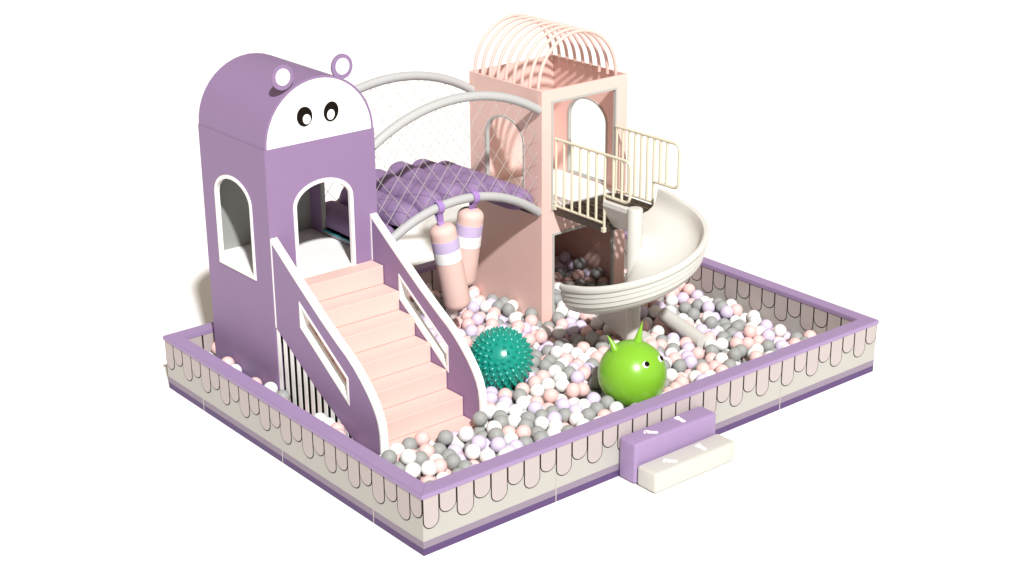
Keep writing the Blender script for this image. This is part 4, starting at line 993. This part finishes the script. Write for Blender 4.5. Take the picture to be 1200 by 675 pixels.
l2311,1123,118 p4667,442,47 p2066,2793,232 g3728,1498,195 p2220,2040,110 g5215,3842,-2 g5513,4111,88 g2180,385,106 g3996,3183,149
p3371,1038,321 p1992,1856,122 g5355,3917,-6 p2208,2422,101 l2108,4344,63 l5834,2879,-15 l1482,404,338 w2795,3994,190 g246,981,360
p1836,1799,372 p4826,1043,25 p5406,2818,136 g4830,4075,296 l3595,1737,192 g3377,2884,243 g4079,1424,174 p1880,2242,117 w2455,4069,299
g1623,759,226 g1879,2385,114 w5313,3336,8 p2186,3610,237 p1755,1698,443 g2249,2203,205 p5568,604,126 p5584,3992,113 w1923,2757,230
l4829,3587,122 p4404,665,171 g4830,3665,246 p5834,3311,-6 w4102,2543,65 g1825,2278,247 l3230,246,230 w2618,722,112 w4611,3545,256
g334,3428,196 g5566,3319,3 g1867,3958,105 g4721,1174,25 l5221,2728,230 l4446,1975,173 g2096,4014,183 g2891,1696,245 p2229,3319,365
g4754,3541,238 w4656,3136,225 l2835,3369,241 l2474,2725,223 p4476,2476,174 w3774,3992,172 g2061,2022,340 g3294,1281,233 l3662,1443,316
p3199,2220,94 g972,4286,263 l5834,3167,-10 g5708,3240,-3 g4795,797,33 l2711,3356,321 w4787,246,173 p4095,2964,64 l5362,680,12
l1755,2888,369 g4669,2757,284 p2536,2403,204 g2130,4229,190 g246,1653,205 p2544,4063,182 p1863,4099,96 g2197,770,108 w4533,2894,191
w2855,2795,107 w3555,2946,225 l2720,3528,105 g3316,512,97 w5303,3258,130 l1846,246,248 g4118,3581,282 g5834,4054,-28 w3026,3772,81
g4604,1404,25 w3749,380,201 w5411,3165,123 p3295,383,210 w4385,2192,276 g5406,3676,132 g3659,1946,71 g2415,4083,69 l3511,1976,198
g3436,1527,203 w4362,1854,160 w5426,2318,21 p642,354,264 w4544,2673,290 l2819,2521,313 g4429,3138,115 p2913,246,233 l4829,3120,220
l1839,2766,351 w5186,3240,247 p4407,2325,159 l3683,2123,74 p2371,4344,183 g4641,2602,40 g5314,433,22 l2927,2918,111 w5443,538,251
p1091,373,358 p4411,2609,164 w1940,888,114 l3588,4218,157 p4509,3960,255 l5100,1668,27 l3054,397,102 p2215,2072,341 l2732,1015,120
g3059,2157,218 g1656,1099,273 g2399,1023,239 w2806,467,107 p5709,3744,121 w5198,4344,97 w3774,3916,45 p2780,3504,238 g4756,2696,33
g1890,4229,85 p5824,2660,113 w3585,2727,96 g4673,2696,150 g1999,3271,260 g1560,367,123 g1887,1866,250 p3384,1858,86 p4067,3079,138
w4617,2770,37 g2255,3618,108 g1490,246,130 w4926,1497,163 g3080,1480,228 g5564,3023,250 w4288,262,193 p3232,746,107 g3771,1943,192
l4569,3489,126 w3774,4199,36 p4664,3597,127 p5335,1160,253 l2330,990,115 g5448,385,15 g3395,3337,209 g4871,477,278 p3666,1281,326
g1138,874,190 w3703,1642,166 g2220,1233,120 w2912,370,104 g1745,3895,115 g324,1253,338 p5834,4149,99 w1885,3610,365 g3084,2011,218
l2459,347,207 w4667,2597,258 w4876,4075,437 l5777,4125,233 g3354,2084,192 w2214,246,108 g2113,2526,102 l246,4249,167 w246,691,405
w3912,1176,180 g1998,2455,107 g5050,2204,35 p2537,1074,243 w695,582,163 g1206,750,159 g3108,2095,95 w3633,4055,173 g1745,3503,378
w3960,246,189 g4457,3828,260 l2194,385,349 g2469,2241,351 p1365,1124,303 p3265,2791,222 g3330,1002,106 p5344,2592,16 p4236,2929,54
p3699,3803,55 l5199,246,34 g2831,605,110 g334,3115,348 g4934,622,166 g4557,3407,247 w4509,463,50 g4113,3739,295 w3225,3619,89
g4152,3503,403 l2217,629,106 g3083,541,105 p5705,3165,123 p3774,3676,58 p943,377,365 g4974,3502,116 p4926,1718,28 w3527,1891,78
p3503,1483,326 w4368,2239,48 g3061,246,229 g2905,2346,224 g3981,1050,190 p713,868,177 p5005,1378,129 w4471,246,51 p2702,2941,233
g2841,3280,114 g3138,1952,95 l2255,3942,217 w3791,2353,76 g2106,1635,122 l4184,366,185 p1999,3037,112 g3457,959,99 p4497,1211,117
w2294,3312,233 w3020,1855,101 w5397,4344,219 w4243,3441,143 w4454,4075,453 g2151,3085,351 w5011,1171,19 l5297,1155,12 p4907,3541,237
g3283,2333,94 p4229,890,51 p5810,4294,87 l997,872,191 w4473,3518,233 g5669,3880,117 g2145,246,237 g5834,2953,115 w2931,3388,112
g4528,584,177 l5315,893,11 g2280,4121,71 g5442,3400,7 g5608,1542,11 p4038,1048,57 w4974,3366,109 p4972,1030,22 l5233,2801,95
g1119,4344,112 p4604,1796,32 g1837,1149,125 l1280,1124,183 w3458,1688,212 g1745,3181,123 p2002,2892,108 g246,833,364 l2915,4253,176
g1877,2531,111 g5279,2319,27 g5834,505,109 g5122,1225,128 g4563,2439,44 g2807,2117,221 g2951,673,112 g5082,747,25 g2367,246,254
g415,1104,217 p5312,3562,131 p5706,2878,120 g3144,2365,97 l3336,2205,90 w4178,246,55 p2961,1534,112 g2186,2215,339 g1664,587,115
w1946,2550,358 g1711,336,213 l5569,787,-2 w246,2304,219 l4406,3943,154 w4588,451,170 g2554,2563,206 l3637,1395,78 w3996,3961,428
p4164,2811,190 g4276,1456,164 w3071,2238,96 g5691,4344,-42 g3423,1993,84 g4017,2395,188 g1755,2178,423 l5208,1273,16 g1810,1064,243
g5650,649,-7 p3300,3986,59 p4558,2605,160 w2448,3836,88 g2195,3037,219 p3996,3363,294 g4242,3505,272 g5828,3092,164 p324,1597,341
w3933,1265,297 g4356,3812,149 g619,246,169 p4545,3729,393 l1745,4133,407 l246,3671,183 w3239,990,214 p4282,3164,126 p2193,2889,213
w3103,4002,183 g4669,3811,390 w3348,1797,217 p5647,3798,244 l2052,3016,247 p4999,371,254 w5550,3397,129 l1916,3824,110 w4333,1001,42
l1755,2605,116 l2754,1704,205 g3828,2490,78 p2935,2748,347 w2169,1093,117 g1612,4286,228 w5543,1150,119 g3000,589,215 w3889,1416,150
w2880,1909,103 w246,4246,391 p5383,3927,241 w4478,2818,42 g3199,2531,222 l5834,3233,120 g5437,3487,136 g2005,3936,99 p3887,2619,78
l246,450,360 w4190,3275,268 p2243,2560,99 p4135,776,58 w3610,2584,91 g3892,359,250 l5249,4344,236 g5247,1672,25 p1745,3991,365
w2446,4344,48 g5137,2318,31 g4534,732,185 w2711,3109,239 w1015,246,350 p1745,4081,247 w5834,655,107 l4217,4075,502 p4282,1383,36
g1810,382,112 p922,500,273 g324,2048,216 g1882,2620,244 g5174,470,29 l4487,2019,39 w2183,1680,241 p5323,2882,9 g2775,3402,113
g4506,2682,44 w5547,4344,-35 p1880,1635,128 g2440,3717,206 g2772,4067,62 w1755,2041,366 w334,4017,288 p4592,867,163 l4120,3368,149
g1137,1124,191 p3521,427,86 g5558,1060,0 w3576,1649,77 p5028,883,23 g5273,1228,138 p2455,2221,101 g1722,246,329 g4604,2088,39
w2443,3807,323 p1927,4032,211 g5133,610,27 p5448,3773,236 g2353,3113,230 g5152,1370,121 g2305,2062,227 p2772,4080,307 g1755,2168,126
g1725,941,257 g3095,691,110 p809,666,162 l4608,573,45 p2580,858,115 g3815,1176,291 g2457,3013,235 w3374,246,246 l5314,3483,6
w4702,4075,370 l4974,3231,99 l3996,3096,267 g4121,3514,153 p4811,3842,136 g4776,2926,145 g3996,3312,156 g5304,3175,6 g5206,532,157
p4697,355,157 l2484,676,109 l3192,443,99 w4561,709,43 g5184,1801,29 w4478,1329,29 w4081,3960,308 l2940,2686,105 g1745,3473,129
g483,4286,171 g4642,2902,288 p2137,2131,452 w3086,365,341 l2505,3105,110 g3996,3657,293 g5191,315,249 g5551,3106,128 p3920,1522,55
g5342,3772,-1 l3659,1535,73 g2663,3429,202 g2201,1826,230 p2674,4177,55 g247,386,228 p2356,246,107 w1834,3805,229 g3781,2216,126
p3688,2459,84 p3635,3528,203 g2306,855,111 w5618,1789,15 g246,3220,295 g3644,934,320 w2748,3911,303 g4206,1785,41 p4186,642,58
g4846,3044,96 p2656,2323,225 w5834,2732,-15 p4342,2542,53 g4206,2260,54 p5258,1925,30 p5212,2675,18 p2606,2480,98 g3992,798,66
g4091,4075,424 w3251,3923,188 w246,1356,409 w3436,3092,104 w5093,2596,25 p5600,4221,120 l1745,3651,395 l4728,3016,252 l1347,246,138
w2578,4290,49 g3605,378,223 l3715,837,83 g1923,468,108 p4278,3581,395 p5796,581,230 p3284,1958,90 w3585,3727,66 p1798,3120,244
g3098,2444,287 w2822,801,250 g3369,1940,210 w5433,3250,4 g4699,3384,236 w2648,2756,103 g4821,3931,269 g4973,2510,31 g4473,3746,141
p3426,3924,60 l5173,862,18 w3003,787,173 g861,4344,113 p1755,1420,128 p3904,2096,62 g2585,3702,220 l2496,246,106 w387,626,226
p2017,3858,223 p2825,374,222 g5496,1284,8 l4769,2402,149 g4461,3297,244 w572,834,168 w5590,3678,178 p2828,1975,224 w5548,1918,20
l5323,789,109 p5560,320,131 w5713,1448,3 w2438,3274,234 g3172,3756,80 g2884,375,358 g5155,4268,-19 w466,246,433 g3560,2387,87
g4633,384,293 g4116,4344,140 w340,4238,278 g5834,2368,121 p2054,3605,340 g5610,3203,229 w246,1430,204 w2679,788,227 g2696,2384,98
p3424,3712,195 w2930,3480,228 p1755,2402,252 l5623,1435,122 l246,1129,347 g4351,1775,35 w4306,3998,270 g2293,1373,121 w5347,2193,27
w2119,1781,120 p366,246,324 g5186,4142,241 g2090,1320,245 l3540,3804,184 l1755,1931,269 p324,2875,335 w5745,1254,-5 p5177,2910,12
p5834,3832,109 p3138,3509,101 w3476,3641,77 g5186,3069,9 g5699,3087,250 w2026,1516,124 g3520,3436,220 g3116,2510,101 p1879,2822,110
w4044,661,64 w4326,627,53 g4244,3302,136 l1384,246,391 w4358,2685,51 l3298,4123,147 g1722,509,236 w2739,653,238 w2689,600,110
p1664,4344,90 g3899,246,345 g2665,3216,341 g5834,3023,-14 w3996,3167,397 p5339,2689,149 p3346,1204,349 w4891,518,39 g776,1000,188
g2898,1772,107 w3685,1589,303 g511,498,225 p4609,3726,135 p5487,476,123 g2859,2048,100 l5339,2738,12 p2554,460,220 p2659,360,225
p2188,1972,235 g1746,4344,212 w2657,3653,97 g4865,1176,22 g5710,2806,-8 g246,3368,296 l5466,2514,13 w2000,4078,89 g4051,3231,275
g334,3872,292 p3378,1283,99 w3789,1585,63 p2041,4344,195 g2047,2048,116 g5298,4048,217 w3386,831,102 g2943,511,107 g3996,4075,537
w3120,2841,222 w4262,564,169 g2082,1245,120 p2525,1645,117 l5068,246,290 l5453,2952,3 p3550,4344,39 p3943,701,164 g2923,2205,219
g500,988,225 g4850,3440,116 l334,3007,208 g3650,3285,89 p2503,3972,75 w5280,4344,-27 g5718,3983,23 g4643,2989,139 g246,3531,189
w3570,1439,201 w5586,2438,8 w2418,3517,343 w1678,441,116 g3287,3844,69 w3904,2240,67 w5580,3026,-2 p2136,2938,341 p2387,3661,331
l2668,4186,301 p3774,3213,82 p3774,3361,79 g5707,3096,-6 w5834,2293,-6 p3110,3856,169 l2664,462,107 p2297,588,223 g4595,3789,265
w3498,1337,346 g3448,553,93 w5392,3845,118 l5513,922,1 w846,1124,183 w4605,3272,236 g1859,3695,119 g3727,4170,171 g2510,2660,100
g2545,3169,234 p1423,1124,167 g2025,899,235 g4712,3467,120 p3655,488,81 g1745,3411,262 p3433,1357,215 p1755,2750,115 p1930,1671,388
l5110,2456,29 l2196,2742,213 g523,363,169 p5447,3548,3 p1868,4178,221 g4721,3106,98 p675,727,166 g2815,4206,51 g3148,359,207
w5224,366,115 w3401,4086,51 g2615,3895,79 g2392,2892,104 l5834,579,-21 g4036,2741,205 l2561,3381,114 p2323,2266,337 g4512,3160,232
l4752,552,42 w3996,3584,421 l2597,1131,121 l4181,1020,50 w2576,1944,227 w614,1124,293 w633,992,175 g2672,2175,223 w4877,359,169
w5707,811,-12 w5315,3630,3 w3996,3436,422 w3663,4344,166 p3525,3506,85 g3562,2199,81 p2298,2638,232 p615,4344,419 p2385,1637,119
g4538,3876,372 g3414,4344,41 l4795,2780,149 p5476,4344,93 g3904,1949,58 g3528,3359,95 p2551,552,108 p246,2400,345 w1875,3551,123
l2430,2595,275 l389,346,229 p5690,1912,12 g3996,3588,163 l887,4286,383 p4347,3388,229 p3290,1128,234 p4122,3801,161 p4445,846,170
g5834,1662,1 g2978,1583,248 w2360,3943,325 p2326,2283,101 l5272,572,21 p3218,1740,209 g3056,4099,56 g4778,2276,39 w5192,2051,32
g246,2003,339 w2971,2139,97 w3210,604,104 p5282,656,139 g1252,512,276 g3873,953,191 g2082,4288,324 w5289,246,162 p2025,4039,320
p3580,1151,203 w4194,4075,321 p2998,4344,42 g1924,246,112 p246,1933,211 g3349,4218,47 w3812,246,198 g5704,3451,132 p1351,403,259
g4851,2587,33 g4333,3961,489 p5208,2383,142 l5436,246,152 w2492,310,346 w5596,1287,138 p3570,1587,210 w1583,973,278 p2395,2748,101
g3774,3454,193 l1965,1044,258 g5094,2875,129 g5673,4344,105 w2645,1726,113 g2445,3956,205 p3186,2753,107 g2742,2804,200 w2593,3794,336
w4191,498,58 w1809,4344,81 g2644,2615,100 g4683,3671,253 w2461,945,116 p4465,3390,128 g2128,2819,104 p2410,2311,228 p4565,3025,253
w3996,3733,418 p5834,3599,-8 g4136,645,196 w3333,3708,78 g2705,2244,98 g246,3947,383 w1755,1271,128 p3492,392,317 p5479,2043,23
p3667,679,214 g2517,4344,173 g2183,2289,104 w4325,246,53 p5597,3912,-10 g4613,3988,150 g3774,3842,174 w1983,3317,121 w829,521,159
p4974,3687,259 g2649,3572,226 g5310,4052,-11 p3345,657,101 p5834,1444,124 w2193,3746,102 l4496,2215,180 l3023,2711,228 g5279,3750,129
p2004,1617,225 w5537,748,133 g246,800,221 p4253,369,56 g4086,910,58 g2945,2062,220 p3251,2090,91 g1755,1877,132 g246,3886,176
g1745,4193,96 w4997,2875,19 p2204,4240,66 w3832,2750,83 g3294,1525,98 w3632,4128,43 p1755,1563,130 g5834,3527,124 g4742,2842,29
w3077,3387,111 w5371,1095,124 w352,4344,166 p5348,522,138 l1092,595,148 w3445,2944,104 p3665,1032,208 p2459,2869,231 p334,3288,200
g3974,1525,191 w5186,3636,131 l2388,3190,112 g3717,1202,184 w2515,3649,100 p4983,4344,-19 l2325,1917,225 g4374,246,312 p2378,3337,115
g5242,1417,18 p5186,3565,261 l1755,1641,264 l2087,3396,120 w5112,1928,32 g2109,1034,237 p5834,1150,-14 w4938,770,29 p4359,3463,357
p4871,246,296 p2455,1089,119 p3027,1410,114 g1273,371,139 l1755,1908,430 p2290,3711,232 g4035,388,190 g4664,3230,108 p3813,371,71
l2248,246,343 g2533,767,221 p1917,796,235 g4758,3332,111 g2982,2552,102 w5071,1448,21 g3949,2875,76"""
balls = []
for tok in DATA.split():
    k = CODE.index(tok[0])
    a_, b_, c_ = (int(v) for v in tok[1:].split(","))
    balls.append((k, a_ / 1000, b_ / 1000, c_ / 1000))
NIND = 300
def ball_mesh(m, nu, nv, name):
    b = bm_new()
    bmesh.ops.create_uvsphere(b, u_segments=nu, v_segments=nv, radius=BR)
    me = bpy.data.meshes.new(name)
    b.to_mesh(me); b.free()
    me.polygons.foreach_set("use_smooth", [True] * len(me.polygons))
    me.materials.append(m)
    return me
meshes = [ball_mesh(m, 28, 17, "pit_ball") for m in BM]
def zone(x, y, z):
    if math.dist((x, y, z), (3.17, 0.76, 0.55)) < 0.62: return "around the green hopper ball"
    if math.dist((x, y, z), (2.33, 1.80, 0.60)) < 0.62: return "around the teal spiky ball"
    if x < 0.42: return "in the gap left of the purple tower"
    if 0.42 <= x < 1.75 and y < 1.3 and x + y < 1.0: return "in the front corner of the pit"
    if x < 1.8 and y < 1.6: return "heaped at the foot of the staircase"
    if 3.85 < x < 5.11 and y > 2.9: return "inside the bottom of the pink tower"
    if y > 2.2 and x < 3.9: return "under the bridge by the punch bags"
    if y < 0.75 and x < 3.6: return "along the front wall left of the hopper"
    if 3.3 < x < 5.0 and 1.15 < y < 2.95: return "under and around the spiral slide"
    if x > 4.9 and y > 1.0: return "along the right wall beyond the slide"
    if x >= 3.5 and y <= 1.2: return "along the front wall right of the hopper"
    return "between the two big balls and the pink tower"
for i, (k, bx, by, bz) in enumerate(balls[:NIND]):
    o = bpy.data.objects.new("pit_ball", meshes[k])
    COL.objects.link(o)
    o.location = (bx, by, bz)
    zn = zone(bx, by, bz)
    props(o, CN[k] + " plastic ball " + zn, "ball", CN[k] + " balls " + zn)
# everything past the 300 that show largest
def bulk(items):
    proto = bm_new()
    bmesh.ops.create_uvsphere(proto, u_segments=18, v_segments=11, radius=BR)
    pv = [v.co.copy() for v in proto.verts]
    pf = [[v.index for v in f_.verts] for f_ in proto.faces]
    proto.free()
    vs, fs, mi = [], [], []
    for k, bx, by, bz in items:
        o_ = len(vs)
        vs.extend((p.x + bx, p.y + by, p.z + bz) for p in pv)
        fs.extend([o_ + j for j in f_] for f_ in pf)
        mi.extend([k] * len(pf))
    me = bpy.data.meshes.new("ball_sea")
    me.from_pydata(vs, [], fs)
    for m in BM: me.materials.append(m)
    me.polygons.foreach_set("material_index", mi)
    me.polygons.foreach_set("use_smooth", [True] * len(fs))
    me.update()
    o = bpy.data.objects.new("ball_sea", me)
    COL.objects.link(o)
    return props(o, "sea of smaller looking white, pink, lavender and grey balls filling the rest of the pit", "balls", kind="stuff")
bulk(balls[NIND:])
